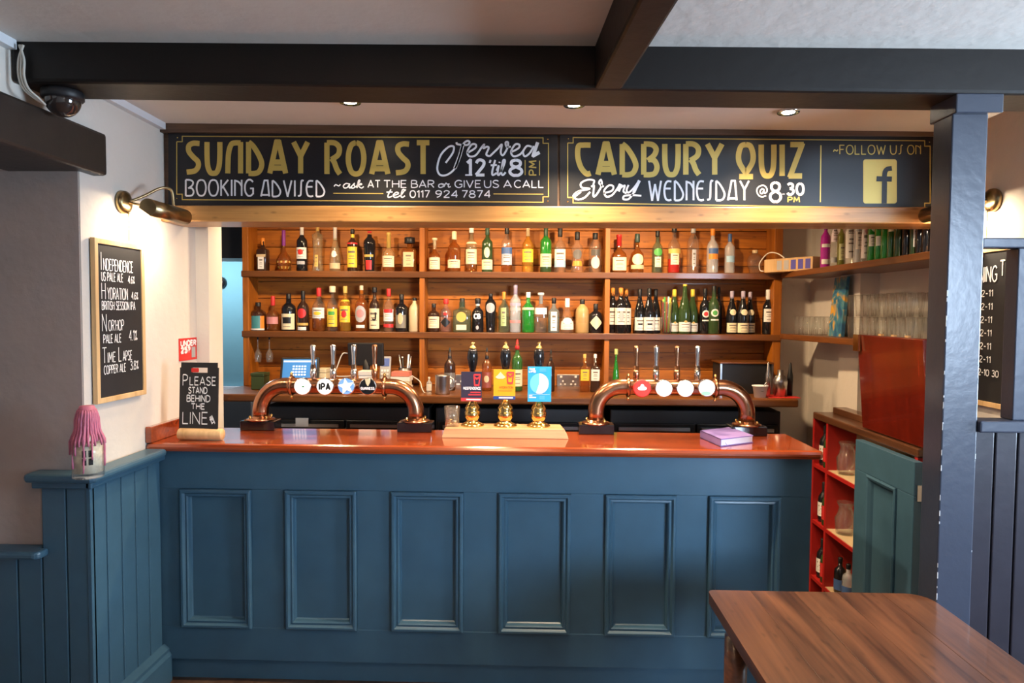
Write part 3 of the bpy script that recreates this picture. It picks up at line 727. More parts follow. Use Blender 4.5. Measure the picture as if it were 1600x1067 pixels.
row(sc([
 (225,175,95,'square','dark',ORG,[('r',.06,.42,WHT,.5),('r',.42,.5,TAN,.7)],'square dark amber bottle with orange cap',dict(sq=5,capz=.78,capr=.36)),
 (405,108,122,'orb','amber',PUR,[('r',.06,.12,GLD,3.14),('r',.2,.25,GLD,3.14)],'round gold-banded liqueur bottle with slim purple neck',dict(capz=.62,capr=.26)),
 (562,70,92,'tall','black',WHT,[('r',.27,.52,WHT),('r',.15,.22,GRY,.8),('o',.36,.48,RED,.5)],'black bottle with white neck and red-white label',dict(capz=.74,capr=.36,capkind='capsule')),
 (697,60,100,'flute','pale',GLD,[('r',.1,.35,GLD,.35)],'tall fluted pale glass bottle with gold cap',dict(capz=.86,capr=.3)),
 (848,65,96,'cone','pale',(.72,.70,.66),[('r',.06,.18,TAN),('o',.3,.45,WHT,.5)],'clear tapering bottle with long silver neck',dict(capz=.68,capr=.34,capkind='capsule')),
 (998,100,90,'tall','dark',BLK_,[('r',.1,.58,YEL),('r',.64,.68,RED,1.4),('r',.8,.88,YEL,3.14)],'dark bottle with tall yellow label',dict(capz=.9,capr=.4)),
 (1145,118,106,'taper','black',RED,[('r',.05,.28,RED,.6),('r',.36,.42,GLD,.9)],'black bottle with red patch and gold script',dict(capz=.96,capr=.36)),
 (1310,128,106,'squat','pale',GLD,[('r',.12,.4,CREAM)],'squat pale cognac bottle with cream label and gold neck',dict(capz=.6,capr=.36,capkind='capsule',fill=('amber',.3))),
 (1490,170,126,'square','amber',BLK_,[('r',.14,.56,TAN,.62)],'square amber bottle with wide black square stopper',dict(sq=6,capz=.82,capr=.72)),
],kL), YB, Z1, 421, cL, 'top-left shelf', g)
row(sc([
 (185,730,132,'apoth','brown',BLK_,[('r',.08,.52,ORG),('r',.08,.52,TEAL,.6),('r',.02,.08,WHT)],'short bottle with orange and teal label',dict(capz=.8,capr=.36)),
 (312,675,106,'squat','amber',RED,[('r',.2,.4,PNK)],'dark rum bottle with red cap',dict(capz=.72,capr=.34)),
 (448,655,122,'apoth','black',BLK_,[('r',.04,.46,CREAM),('r',.2,.36,BLK_,.6)],'broad black bottle with cream label',dict(capz=.8,capr=.34)),
 (572,630,100,'spirit','dark',BLK_,[('o',.32,.56,RED,.8),('r',.02,.1,WHT,.8),('r',.14,.2,GLD)],'dark bottle with red oval label',dict(capz=.78,capr=.36)),
 (708,605,110,'spirit','clear',RED,[('r',.3,.54,WHT),('o',.37,.45,YEL,.6)],'clear bottle with red cap and white label',dict(capz=.8,capr=.38,fill=('amber',.28))),
 (826,590,92,'spirit','clear',CREAM,[('r',.1,.5,YEL),('r',.36,.44,GRN,.6)],'clear bottle with broad cream stopper and yellow label',dict(capz=.86,capr=.6)),
 (935,590,96,'spirit','gold',GLD,[('r',.2,.56,YEL),('o',.3,.46,RED,.45),('r',.66,.7,YEL,3.14)],'golden bottle with yellow label and gold pourer',dict(capz=.84,capr=.4)),
 (1075,585,110,'spirit','amber',(.66,.55,.42),[('o',.2,.56,GRY,.95),('o',.3,.48,PNK,.6),('r',.08,.14,WHT,.7)],'amber bottle with grey oval label and pink crest',dict(capz=.82,capr=.3)),
 (1188,600,92,'spirit','dark',BLK_,[('r',.06,.52,CREAM)],'dark bottle with cream label bearing letter J',dict(capz=.88,capr=.44)),
 (1310,612,90,'spirit','clear',RED,[('r',.24,.52,WHT),('r',.1,.18,RED),('r',.44,.52,RED,.9)],'clear bottle with red cap and white-red label',dict(capz=.82,capr=.42)),
 (1420,660,110,'apoth','black',BLK_,[('r',.1,.45,(.2,.18,.14),.9),('o',.2,.5,TAN,.4)],'black bottle with pale swirling pattern',dict(capz=.74,capr=.36)),
 (1533,690,100,'stone','stone',BLK_,[],'cream stoneware bottle with dark stopper',dict(capz=.9,capr=.36)),
],kL), YB, Z2, 516.5, cL, 'middle-left shelf', g)
row(sc([
 (155,170,98,'squat','amber',CREAM,[('r',.08,.42,CREAM)],'short whisky bottle with cream label and cream stopper',dict(capz=.66,capr=.4,capkind='stopper')),
 (318,115,108,'spirit','amber',CREAM,[('r',.1,.3,CREAM)],'amber whisky bottle with low cream label',dict(capz=.8,capr=.38)),
 (462,75,95,'spirit','pale',WHT,[('r',.18,.5,CREAM),('r',.62,.66,CREAM,2)],'pale whisky bottle with tall cream label and white cap',dict(capz=.86,capr=.42,fill=('amber',.16))),
 (594,85,92,'tall','wgreen',(.03,.08,.05),[('r',.06,.28,CREAM),('o',.32,.56,CREAM,.5)],'dark green bottle with cream lower label',dict(capz=.84,capr=.38)),
 (757,75,90,'tall','clear',BLK_,[('r',.16,.54,(.45,.50,.58)),('r',.4,.54,BLU,1.19)],'whisky bottle with blue seascape label and black cap',dict(capz=.84,capr=.42,fill=('amber',.2))),
 (932,70,95,'spirit','gold',TAN,[('r',.22,.5,YEL)],'golden whisky bottle with yellow label',dict(capz=.78,capr=.34,capkind='capsule')),
 (1082,70,96,'tall','bgreen',(.02,.06,.03),[('r',.12,.4,CREAM)],'bright green whisky bottle with cream label',dict(capz=.74,capr=.38,fill=('wgreen',.12))),
 (1200,85,95,'spirit','clear',BLK_,[('r',.12,.52,WHT),('r',.12,.26,LBL,1.19)],'clear bottle with white and pale blue label',dict(capz=.8,capr=.42)),
 (1343,118,102,'jura','clear',BLK_,[('r',.16,.28,ORG,.9),('o',.32,.56,(.16,.15,.14),.8)],'waisted clear bottle with orange band and black cap',dict(capz=.8,capr=.42)),
 (1492,128,106,'stone','clear',BLK_,[('o',.1,.4,(.55,.52,.48),.7),('r',.42,.58,(.08,.07,.06),.7)],'wide clear bottle with pale scribbled print and black cap',dict(capz=.84,capr=.42)),
],kC), YB, Z1, 421.5, cC, 'top-centre shelf', g)
row(sc([
 (148,715,100,'apoth','dark',BLK_,[('r',.14,.54,CREAM)],'dark squat bottle with square cream label',dict(capz=.84,capr=.36)),
 (250,675,98,'spirit','pink',RED,[('d',.14,.44,BLK_,.9),('o',.5,.6,RED,.3)],'pinkish bottle with black diamond label and red cap',dict(capz=.84,capr=.44)),
 (385,672,152,'square','pgreen',BLK_,[('o',.3,.6,GLD,.5),('r',.07,.22,CREAM,.5)],'wide square glass bottle with round gold label',dict(sq=5,capz=.74,capr=.28)),
 (515,672,96,'spirit','black',BLK_,[('o',.08,.2,GRY,.25),('r',.78,.84,WHT,1.5)],'black bottle marked CB in white',dict(capz=.84,capr=.5)),
 (622,632,94,'taper','black',BLK_,[('o',.5,.76,GRY,.85),('o',.06,.12,GRY,.2)],'black tapering bottle with round silver label',dict(capz=.9,capr=.36)),
 (732,618,92,'spirit','pgreen',ORG,[('r',.16,.6,(.35,.45,.2),.5)],'pale green ribbed bottle with orange cap',dict(capz=.82,capr=.34)),
 (828,560,92,'tall','frost',MAU,[('r',.46,.52,GRY),('r',.56,.62,MAU),('r',.2,.26,PNK)],'tall grey glass bottle with mauve neck',dict(capz=.72,capr=.36,capkind='capsule')),
 (935,620,106,'spirit','bgreen',WHT,[('r',.56,.62,(.55,.6,.4),1.5)],'bright green gin bottle with white cap',dict(capz=.86,capr=.36)),
 (1040,625,100,'square','clear',WHT,[('r',.46,.62,WHT,1.3)],'clear square bottle with white collar label and broad white stopper',dict(sq=4,capz=.72,capr=.46,capkind='stopper')),
 (1148,668,96,'spirit','pblue',BLK_,[('r',.06,.6,WHT,.55)],'pale blue gin bottle with narrow white label',dict(capz=.84,capr=.4)),
 (1260,672,112,'cone','clear',WHT,[('r',.1,.34,WHT),('o',.26,.44,WHT,.8)],'clear cone-shaped bottle with white label and white cap',dict(capz=.74,capr=.36)),
 (1385,680,110,'stone','tan',BLK_,[('r',.3,.46,(.42,.26,.1),.6)],'tan stoneware bottle with black cap',dict(capz=.84,capr=.38)),
 (1497,718,106,'apoth','black',BLK_,[('d',.12,.6,CREAM,1.05)],'squat black bottle with cream diamond label',dict(capz=.8,capr=.38)),
],kC), YB, Z2, 517.5, cC, 'middle-centre shelf', g)
row(sc([
 (145,142,120,'squat','amber',RED,[('r',.06,.4,CREAM,.9)],'square-shouldered amber bottle with dripping red wax neck',dict(sq=4,capz=.7,capr=.36,capkind='capsule')),
 (297,135,110,'squat','amber',(.03,.06,.05),[('o',.2,.48,CREAM,.9),('r',.1,.2,TAN)],'amber bourbon bottle with dark cap and cream label',dict(capz=.78,capr=.38)),
 (465,110,88,'spirit','pgreen',BLK_,[('r',.14,.38,CREAM,.6),('o',.4,.58,GRN,.8)],'pale green liqueur bottle with round green label',dict(capz=.86,capr=.4)),
 (604,75,102,'spirit','clear',BLK_,[('r',.18,.44,CREAM,.7),('r',.42,.52,GLD)],'tall liqueur bottle red below with cream label',dict(capz=.88,capr=.42,fill=('red',.3))),
 (762,75,96,'stone','clear',(.35,.35,.36),[('r',.14,.5,GRY,.35)],'clear cylindrical vodka bottle with grey script',dict(capz=.86,capr=.42)),
 (925,80,96,'spirit','frost',ORG,[('r',.3,.42,ORG,.9),('r',.42,.54,BLU,.9)],'frosted vodka bottle with orange cap and blue-orange label',dict(capz=.82,capr=.38)),
 (1068,135,82,'tall','frost',BLU,[('r',.28,.44,LBL,.9)],'slim frosted vodka bottle with blue cap',dict(capz=.8,capr=.38)),
 (1278,270,126,'skull','clear',TAN,[],'short clear skull-shaped bottle with pale stopper',dict(capz=.86,capr=.36)),
],kC), YB, Z1, 423.5, cR, 'top-right shelf', g)
WL = (.80,.77,.70)
row(sc([
 (92,585,98,'wine','black',ORG,[('r',.19,.56,WL,1.1)],'dark wine bottle with orange capsule and sketched tree label',dict(capz=.8,capr=.36,dy=.02)),
 (160,585,104,'wine','black',ORG,[('r',.19,.56,WL,1.2),('o',.26,.5,GRY,.35)],'dark wine bottle with orange capsule and lettered tree label',dict(capz=.8,capr=.36,dy=-.03)),
 (205,590,84,'wine','black',ORG,[('r',.19,.56,WL,1.1)],'dark wine bottle with orange capsule tucked behind its twin',dict(capz=.8,capr=.36,dy=.045)),
 (318,594,88,'burg','black',BLK_,[('r',.07,.36,WL),('r',.19,.22,BLK_,.4)],'black wine bottle with low white label',dict(capz=.78,capr=.36)),
 (396,588,94,'burg','black',BLK_,[('r',.07,.36,WL),('r',.19,.22,BLK_,.4)],'black wine bottle with white squiggle label in front',dict(capz=.78,capr=.36,dy=-.03)),
 (450,594,84,'burg','black',BLK_,[('r',.07,.36,WL)],'black wine bottle with white label half hidden',dict(capz=.78,capr=.36,dy=.045)),
 (605,598,92,'burg','wgreen',YEL,[('r',.05,.24,WL),('d',.22,.28,GLD,.3)],'white-labelled wine bottle with yellow capsule, left of its trio',dict(capz=.82,capr=.36,dy=.02)),
 (692,556,100,'burg','wgreen',YEL,[('r',.05,.24,WL),('d',.22,.28,GLD,.3)],'taller white-labelled wine bottle with yellow capsule',dict(capz=.78,capr=.34,dy=-.03)),
 (757,598,92,'burg','wgreen',YEL,[('r',.05,.24,WL),('d',.22,.28,GLD,.3)],'white-labelled wine bottle with yellow capsule, right of its trio',dict(capz=.82,capr=.36,dy=.02)),
 (860,590,84,'wine','black',BLK_,[('o',.36,.52,WL,.7),('o',.39,.49,RED,.42),('r',.28,.31,WL,.7)],'black wine bottle with small ring label',dict(capz=.8,capr=.36)),
 (935,568,92,'wine','wgreen',BLK_,[('o',.36,.52,WL,.7),('o',.39,.49,GRN,.42),('r',.28,.31,WL,.7)],'dark green wine bottle with ring label',dict(capz=.8,capr=.36,dy=-.02)),
 (975,580,60,'wine','black',BLK_,[],'plain black wine bottle mostly hidden',dict(capz=.8,capr=.36,dy=.05)),
 (1085,612,90,'burg','black',MAU,[('r',.04,.26,CREAM),('o',.44,.58,CREAM,.6)],'cream-labelled red wine bottle, left of its trio',dict(capz=.8,capr=.36)),
 (1178,612,96,'burg','black',MAU,[('r',.04,.26,CREAM),('o',.44,.58,CREAM,.6)],'cream-labelled red wine bottle, middle of its trio',dict(capz=.8,capr=.36,dy=-.02)),
 (1235,618,86,'burg','black',MAU,[('r',.04,.26,CREAM),('o',.44,.58,CREAM,.6)],'cream-labelled red wine bottle, right of its trio',dict(capz=.8,capr=.36,dy=.045)),
 (1385,600,84,'wine','black',WHT,[('r',.28,.57,WHT,1.1)],'black wine bottle with white capsule standing alone',dict(capz=.78,capr=.42)),
],kC), YB, Z2, 519, cR, 'middle-right shelf', g)
# letters on two bottles
def onb(txt, px, py, wpx, hpx, y, m, hw, par):
    p = at(px, py, y); k = (y+3)/FPX
    L = strokes(txt, p.x-wpx*k/2, p.x+wpx*k/2, p.z-hpx*k/2, p.z+hpx*k/2)
    write('lettering', par, L, hw, lambda u,v,l: (u, y-l, v), m)
for o in [q for q in bpy.data.objects if q.get('label','').startswith('black bottle marked')]: onb('CB', 745.5, 494, 9, 7, YB-.044, M_white, .004, o)
for o in [q for q in bpy.data.objects if 'letter J' in q.get('label','')]: onb('J', 584.5, 494, 4.5, 12, YB-.041, M_black, .005, o)
# glass of straws
p = at(940+540/5.333, 500, YB-.03); zt = at(1041, 470, YB-.03).z
st = root('straw_tumbler', (p.x, YB-.03, Z2), 'clear tumbler on the shelf between the wine bottles', 'glass')
MB().lathe([(0,0),(.03,0),(.04,zt-Z2),(.037,zt-Z2),(.028,.006),(0,.006)], (p.x,YB-.03,Z2), 20).build('glass', M_glass, st)
for i, (dx, dz, c) in enumerate(((-.026,.0,RED),(-.016,.035,GRN),(-.022,.02,(.6,.7,.1)),(-.004,0,ORG),(.006,0,ORG),(.012,.04,LBL),(.02,.03,(.6,.7,.1)),(.028,.005,YEL),(.0,.0,RED),(.018,0,(.7,.65,.1)))):
    x = p.x+dx; yy = YB-.03+random.uniform(-.015,.015)
    tag(MB().tube([(p.x+dx*.5,yy*.5+.5*(YB-.03),Z2+.01),(x,yy,zt+dz-.01)], .006, 8).build('drinking_straw', cmat(c)), ['leftmost red','green','leftmost lime','orange','second orange','pale blue','rightmost lime','yellow','central red','mustard'][i]+' drinking straw standing in the shelf tumbler', 'straw', 'straws in the tumbler')

# right wall shelf ---------------------------------------------------
def wshelf(z, label, near, z_t=.035):
    s = root('wall_shelf', (1.8, .7, z-z_t), label, 'shelf')
    MB().prism([(1.655,1.594),(1.645,1.5),(near,.62),(near+.01,-.12),(XR,-.12),(XR,.175),(1.99,.175),(1.99,.97),(XR,.97),(XR,1.22),(1.93,1.22),(1.93,1.594)], lambda u,v,d: (u,v,d), z-z_t, z).build('board', M_shelfy, s, bev=.004)
wshelf(Z1, 'upper brown wooden shelf on the right wall holding bottles', 1.672)
wshelf(Z2+.008, 'lower brown wooden shelf on the right wall holding stacked glasses', 1.728)
rb = [(1289.5,62,'magenta',PUR,[('r',.1,.2,WHT),('r',.45,.52,WHT)],'magenta bottle with white bands'),
 (1303,50,'clear',WHT,[('r',.5,.8,(.8,.7,.75)),('r',.1,.2,GRY)],'clear bottle with pinkish white label'),
 (1314,50,'olive',(.35,.33,.1),[('r',.15,.5,(.6,.6,.3),.9)],'olive green bottle with yellow-green label'),
 (1327,66,'clear',WHT,[('r',.15,.8,(.80,.76,.70))],'clear bottle with tall white label'),
 (1340,56,'frost',WHT,[('r',.3,.7,(.72,.68,.6),.9)],'frosted pale bottle'),
 (1351,58,'clear',WHT,[('r',.12,.7,(.8,.7,.68)),('o',.6,.75,PNK,.5)],'clear bottle with white and pink label'),
 (1362,58,'bgreen',BLK_,[('r',.3,.5,WHT),('o',.55,.75,WHT,.8)],'green bottle with white label and round mark'),
 (1373,58,'bgreen',BLK_,[('r',.32,.5,WHT)],'green bottle with white band'),
 (1383,58,'bgreen',GRN,[],'plain bright green bottle'),
 (1392,52,'green',BLK_,[('r',.5,.75,CREAM)],'mid green bottle with cream label'),
 (1404,64,'wgreen',GLD,[('r',.62,.66,GLD,1.4)],'dark bottle with gold neck band'),
 (1416,56,'black',BLK_,[],'plain black bottle'),
 (1427,52,'wgreen',BLK_,[('r',.2,.8,WHT,.6)],'dark bottle with tall white stripe label'),
 (1437,56,'black',BLK_,[],'glossy black bottle'),
 (1447,60,'black',BLK_,[],'black bottle nearest the post')]
for i, (px, wd, gk, cp, lb, ds) in enumerate(rb):
    t = i/(len(rb)-1); X = 1.755+t*.12
    d = ray(px, 400); y = CAM.y+(X-CAM.x)/d.x*d.y
    r_ = wd/4.64/2*(y+3)/FPX*1.05
    bottle(X, y, Z1, .285+.02*math.sin(i*2.3), r_, 'tall', gk, cp, lb, ds+', '+ORD(i)+' from left, upper right wall shelf', 'bottles on the right wall shelf', capz=.82, capr=.4, n=16)
# wooden box with rope handle
bx = root('wooden_gift_box', (1.66, 1.45, Z1), 'pale wooden box with rope handle and blue squares on the corner shelf', 'box')
q0, q1 = at(1197, 425, 1.52), at(1257, 415, 1.15)
A = Vector((q0.x, 1.56, 0)); B = Vector((1.72, 1.25, 0)); u = (B-A).normalized(); nrm = Vector((u.y, -u.x, 0)); Lb = (B-A).length
if nrm.x > 0: nrm = -nrm
def fb(a, v, d): q = A+u*a+nrm*d; return (q.x, q.y, Z1+v)
MB().prism([(0,0),(Lb,0),(Lb,.085),(0,.085)], fb, -.09, 0).build('body', M_light_wood, bx, bev=.003)
for i, c in enumerate((GRY, GRY, (.10,.09,.42), (.10,.09,.42), (.10,.09,.42))):
    a = Lb*(.28+.145*i)
    MB().prism([(a,.012),(a+Lb*.1,.012),(a+Lb*.1,.072),(a,.072)], fb, 0, .0015).build('print', cmat(c), bx)
MB().tube([fb(*p_) for p_ in smooth([(.0,.01,.004),(-.03,.02,.004),(-.03,.07,.004),(.03,.125,.0),(.1,.12,0),(.16,.085,0)])], .004, 8).build('rope_handle', mat('rope', (.75,.68,.58), .8), bx)
# drinking glasses on the lower shelf
def glass_mesh(h, r0, r1, t=.003):
    return MB().lathe([(0,.002),(r0,0),(r0+(r1-r0)*.5,h*.5),(r1,h),(r1-t,h),(r1-t,h*.97)], (0,0,0), 14, cap=False)
gm = {}
def glassobj(kind, h, r0, r1, loc, label, group, name='pint_glass'):
    if kind not in gm:
        o = glass_mesh(h, r0, r1).build(name, M_glass, origin=(0,0,0)); gm[kind] = o
    else:
        o = gm[kind].copy(); COL.objects.link(o)
    o.location = loc; return tag(o, label, 'glass', group)
k = 0
for tier in range(2):
    for j in range(2):
        for i in range(8):
            y = .27+i*.084; x = 1.80+j*.105
            glassobj('pint', .118, .030, .040, (x, y, Z2+.009+tier*.1195), 'clear pint glass, '+ORD(i)+' from the post, '+['front','back'][j]+' row, '+['lower','upper'][tier]+' tier of the stack', 'stacked pint glasses')
for i in range(3):
    for j in range(3):
        glassobj('high', .115, .027, .030, (1.72+j*.066, 1.30+i*.07, Z2+.009), 'slim clear tumbler, '+['front','middle','rear'][j]+' row, '+ORD(i)+' from the small painting', 'slim tumblers on the lower shelf', 'tumbler')
# small painting leaning on the pier
pt = root('small_painting', (1.82, 1.08, Z2+.008), 'small abstract blue and yellow painting leaning on the pier', 'painting')
cv = MB().hexa([(1.80,1.02,Z2+.009),(1.80,1.20,Z2+.009),(1.82,1.20,Z2+.009),(1.82,1.02,Z2+.009),(1.835,1.04,Z2+.36),(1.835,1.20,Z2+.36),(1.853,1.20,Z2+.36),(1.853,1.04,Z2+.36)])
mm = bpy.data.materials.new('abstract_paint'); mm.use_nodes = True; nt = mm.node_tree
tcn = nt.nodes.new('ShaderNodeTexCoord'); nzn = nt.nodes.new('ShaderNodeTexNoise'); nzn.inputs['Scale'].default_value = 9; nzn.inputs['Distortion'].default_value = 1.5
rpn = nt.nodes.new('ShaderNodeValToRGB'); ee = rpn.color_ramp.elements; ee[0].position = .38; ee[0].color = (.02,.10,.22,1); ee[1].position = .62; ee[1].color = (.62,.33,.04,1)
k_ = ee.new(.5); k_.color = (.05,.22,.30,1)
nt.links.new(tcn.outputs['Object'], nzn.inputs['Vector']); nt.links.new(nzn.outputs['Fac'], rpn.inputs[0]); nt.links.new(rpn.outputs[0], nt.nodes['Principled BSDF'].inputs['Base Color'])
cv.build('canvas', mm, pt)

# ------------------------------------------------------------------ right-hand counter, red shelving, flap and gate
rc = root('side_counter', (1.79, .75, 1.06), 'dark wooden side counter along the right wall behind the bar', 'counter')
MB().box(1.70, XR, .02, 1.14, 1.06, 1.10).build('worktop', M_dwood, rc, bev=.006)
MB().box(1.80, XR, .3, 1.1, 1.10, 1.135).build('back_ledge', M_dwood, rc, bev=.004)
rs = root('red_shelving', (1.8, .75, 0), 'bright red shelving under the side counter holding glassware', 'shelving')
for y in (.04, .95, 1.135): MB().box(1.705, XR-.005, y-.012, y+.012, .0, 1.06).build('upright', M_red, rs)
MB().box(XR-.012, XR-.002, .04, 1.135, 0, 1.06).build('back', mat('pale_ply', (.50,.38,.22), .6, var=.15), rs)
SHZ = (.11, .45, .79)
for z in SHZ:
    MB().box(1.705, XR-.012, .052, .938, z-.02, z).build('shelf', M_red, rs); MB().box(1.712, XR-.012, .055, .936, z, z+.002).build('liner', mat('pale_ply', (1,1,1)), rs)
    MB().box(1.705, XR-.012, .962, 1.123, z-.02, z).build('shelf', M_red, rs)
for z, t in ((SHZ[2],'top'),(SHZ[1],'middle')):
    P = [(0,0),(.045,0),(.052,.03),(.055,.09),(.04,.12),(.034,.15),(.046,.18),(.043,.18),(.031,.15),(.037,.12),(.051,.09),(.048,.03),(.04,.006),(0,.006)]
    jg = root('glass_jug', (1.775, .85, z+.002), 'clear glass jug on the '+t+' red shelf', 'jug')
    MB().lathe(P, (1.775,.85,z+.002), 20).build('body', M_glass, jg)
    MB().tube(smooth([(1.775,.808,z+.16),(1.775,.765,z+.15),(1.775,.765,z+.08),(1.775,.80,z+.05)]), .006, 8).build('handle', M_glass, jg)
    tag(MB().lathe([(0,0),(.03,0),(.036,.11),(.033,.11),(.027,.006),(0,.006)], (1.79,.68,z+.002), 16).build('tumbler', M_glass), 'clear tumbler beside the jug on the '+t+' red shelf', 'glass')
kk = 0
for z, t in zip(SHZ, ('bottom','middle','top')):
    for j, (y, c, cp, lc) in enumerate(((1.005,'wgreen',RED,RED),(1.083,'black',BLK_,WHT))):
        bottle(1.745+.01*j, y, z+.001, .235, .033, 'wine', c, cp, [('r',.15,.5,lc,2.5)], 'dark bottle with '+('red' if lc is RED else 'white')+' label, '+ORD(j)+' from the red divider, '+t+' red shelf', 'bottles in the red shelving', n=14, capz=.8, capr=.38)
for j, y in enumerate((.86, .76)):
    bottle(1.76, y, SHZ[0]+.002, .20, .032, 'apoth', ['black','frost'][j], BLK_, [('r',.1,.4,BLU,2.2)], ['black','pale'][j]+' bottle on the bottom red shelf beside the gate', 'bottles in the red shelving', n=14)
fl = root('bar_flap', (1.70, .26, 1.10), 'raised red mahogany bar flap standing upright at the right', 'bar flap')
def slabx(y0, y1, xb, xt, z0, z1, th, mb): return mb.hexa([(xb,y0,z0),(xb+th,y0,z0),(xb+th,y1,z0),(xb,y1,z0),(xt,y0,z1),(xt+th,y0,z1),(xt+th,y1,z1),(xt,y1,z1)])
slabx(-.035, .56, 1.715, 1.675, 1.103, 1.585, .04, MB()).build('panel', M_flap, fl, bev=.006)
for i in range(3):
    y = .40-.12*i
    slabx(y, y+.028, 1.755, 1.716, 1.12, 1.592, .014, MB()).build('batten', M_light_wood, fl)
MB().box(1.663, 1.675, .52, .575, 1.50, 1.585).build('hinge', M_brass, fl)
gt = root('bar_gate', (1.68, .26, 0), 'open blue panelled gate below the raised bar flap', 'gate')
GX = 1.665
mb = MB()
mb.box(GX, GX+.038, -.02, .52, .90, 1.05).box(GX, GX+.038, -.02, .52, .08, .25).box(GX, GX+.038, -.02, .115, .25, .90).box(GX, GX+.038, .385, .52, .25, .90)
mb.build('frame', M_blue, gt, bev=.003)
pn = MB().box(GX+.014, GX+.03, .115, .385, .25, .90).build('panel', M_blue, gt)
MB().sweep(.115, .385, .25, .90, [(0,0),(0,-.008),(.008,-.012),(.018,-.008),(.028,.004),(.034,.014)], lambda a,v,h: (GX+h,a,v)).build('moulding', M_blue, pn)
for z in (.25, .92): MB().box(GX+.012, GX+.042, -.028, -.02, z-.04, z+.03).build('hinge', M_steel, gt)
struct(MB().box(1.735, XR, -.07, -.005, 0, 1.06).build('trim_5', M_blue, bev=.004))

# ------------------------------------------------------------------ beer fonts
def disc(mb, cx, y, cz, r, th=.012, n=28, mi=0):
    return mb.lathe([(0,0),(r*.96,0),(r,.003),(r,th),(0,th)], (cx, y, cz), n, 'y', mi=mi)
def font(legs, hz, badges, handles, label, copper):
    y = .33; xs_ = [at(p, 640, y).x for p in legs]; zc_ = at((legs[0]+legs[1])/2, hz, y).z; R_ = .125; rp = .039
    f = root('beer_font', ((xs_[0]+xs_[1])/2, y, 1.10), label, 'beer tap', 'copper pipe beer fonts on the bar')
    zb = 1.15
    path = [(xs_[0], y, zb)]
    for a in range(180, 89, -9): path.append((xs_[0]+R_+R_*math.cos(math.radians(a)), y, zc_-R_+R_*math.sin(math.radians(a))))
    for a in range(90, -1, -9): path.append((xs_[1]-R_+R_*math.cos(math.radians(a)), y, zc_-R_+R_*math.sin(math.radians(a))))
    path.append((xs_[1], y, zb))
    MB().tube(path, rp, 20).build('pipe', M_copper, f)
    for x in xs_:
        MB().box(x-.085, x+.085, y-.05, y+.05, 1.10, 1.147).build('foot_block', M_black, f, bev=.004)
        fg = MB().lathe([(0,0),(.068,0),(.068,.006),(.045,.010),(.041,.02),(0,.02)], (x,y,1.147), 24).build('flange', M_copper, f)
        for a in (45,135,225,315): MB().lathe([(0,0),(.006,0),(.006,.016),(0,.019)], (x+.057*math.cos(math.radians(a)), y+.045*math.sin(math.radians(a)), 1.152), 8).build('bolt', M_brass, fg)
    for x in (xs_[0]+R_+.03, xs_[1]-R_-.03):
        cl = MB().lathe([(rp,-.008),(rp+.008,-.008),(rp+.008,.008),(rp,.008)], (x,y,zc_), 24, 'x', cap=False).build('collar', M_copper, f)
        for s_ in (-1, 1): MB().lathe([(0,0),(.007,0),(.007,.018),(0,.022)] if s_ > 0 else [(0,-.022),(.007,-.018),(.007,0),(0,0)], (x,y,zc_+s_*(rp+.006)), 8).build('bolt', M_brass, cl)
    yb = .215
    for i, (px, py, art) in enumerate(badges):
        p = at(px, py, yb); r = .042
        bd = disc(MB(), p.x, yb, p.z, r).build('badge', M_chrome if art[0] != 'red' else M_redl, f)
        MB().lathe([(.012,.01),(.012,.12)], (p.x, yb, p.z), 12, 'y').build('badge_arm', M_copper, bd)
        cols = {'w': mat('lit_white', (1,.98,.92), .4, emit=.55), 'k': M_black, 'red': mat('lit_red', (.7,.02,.008), .4, emit=.35), 'b': mat('lit_blue', (.16,.34,.72), .4, emit=.35)}
        fn = lambda u_, v_, l: (p.x+u_, yb-.0005-l, p.z+v_)
        MB().add([fn(*q, .0005) for q in ell(0,0,r*.9,r*.9)], [tuple(range(24))]).build('badge_face', cols[art[0]], bd)
        for a in art[1:]:
            kind, m = a[0], a[1]
            if kind == 't': write('badge_print', bd, strokes(a[2], *[q*r for q in a[3]], gap=.34), a[4]*r, fn, m, .002)
            elif kind == 'e': MB().add([fn(*q, .0014+.0003*(a[3] if len(a) > 3 else 0)) for q in ell(*[q_*r for q_ in a[2][:4]])], [tuple(range(24))]).build('badge_print', m, bd)
            elif kind == 'p': MB().add([fn(u_*r, v_*r, .0016) for u_, v_ in a[2]], [tuple(range(len(a[2])))]).build('badge_print', m, bd)
    for i, (px, top, base) in enumerate(handles):
        yh = .345; p = at(px, base, yh); h = at(px, top, yh).z-p.z
        cm = M_copper if copper[i] else M_chrome
        hd = MB().lathe([(0,.18*h),(.0095,.18*h),(.0105,.3*h),(.0095,.5*h),(.0125,.75*h),(.0145,.92*h),(.012,.985*h),(0,h)], (p.x,yh,p.z), 16).build('tap_handle', cm, f)
        MB().lathe([(0,-.03),(.014,-.03),(.014,0),(.016,.01),(.016,.02),(.012,.06*h/.16),(.013,.2*h),(0,.2*h)], (p.x,yh,p.z), 16).build('tap_collar', cm, hd)
M_lw = mat('lit_white2', (1,1,1), .4, emit=.6)
M_grn = cmat((.05,.30,.10)); M_ink = cmat((.02,.02,.02)); M_bl = cmat((.08,.20,.50))
star = [(math.cos(math.radians(90+36*i+10))*(.95 if i % 2 == 0 else .42), math.sin(math.radians(90+36*i+10))*(.95 if i % 2 == 0 else .42)) for i in range(10)]
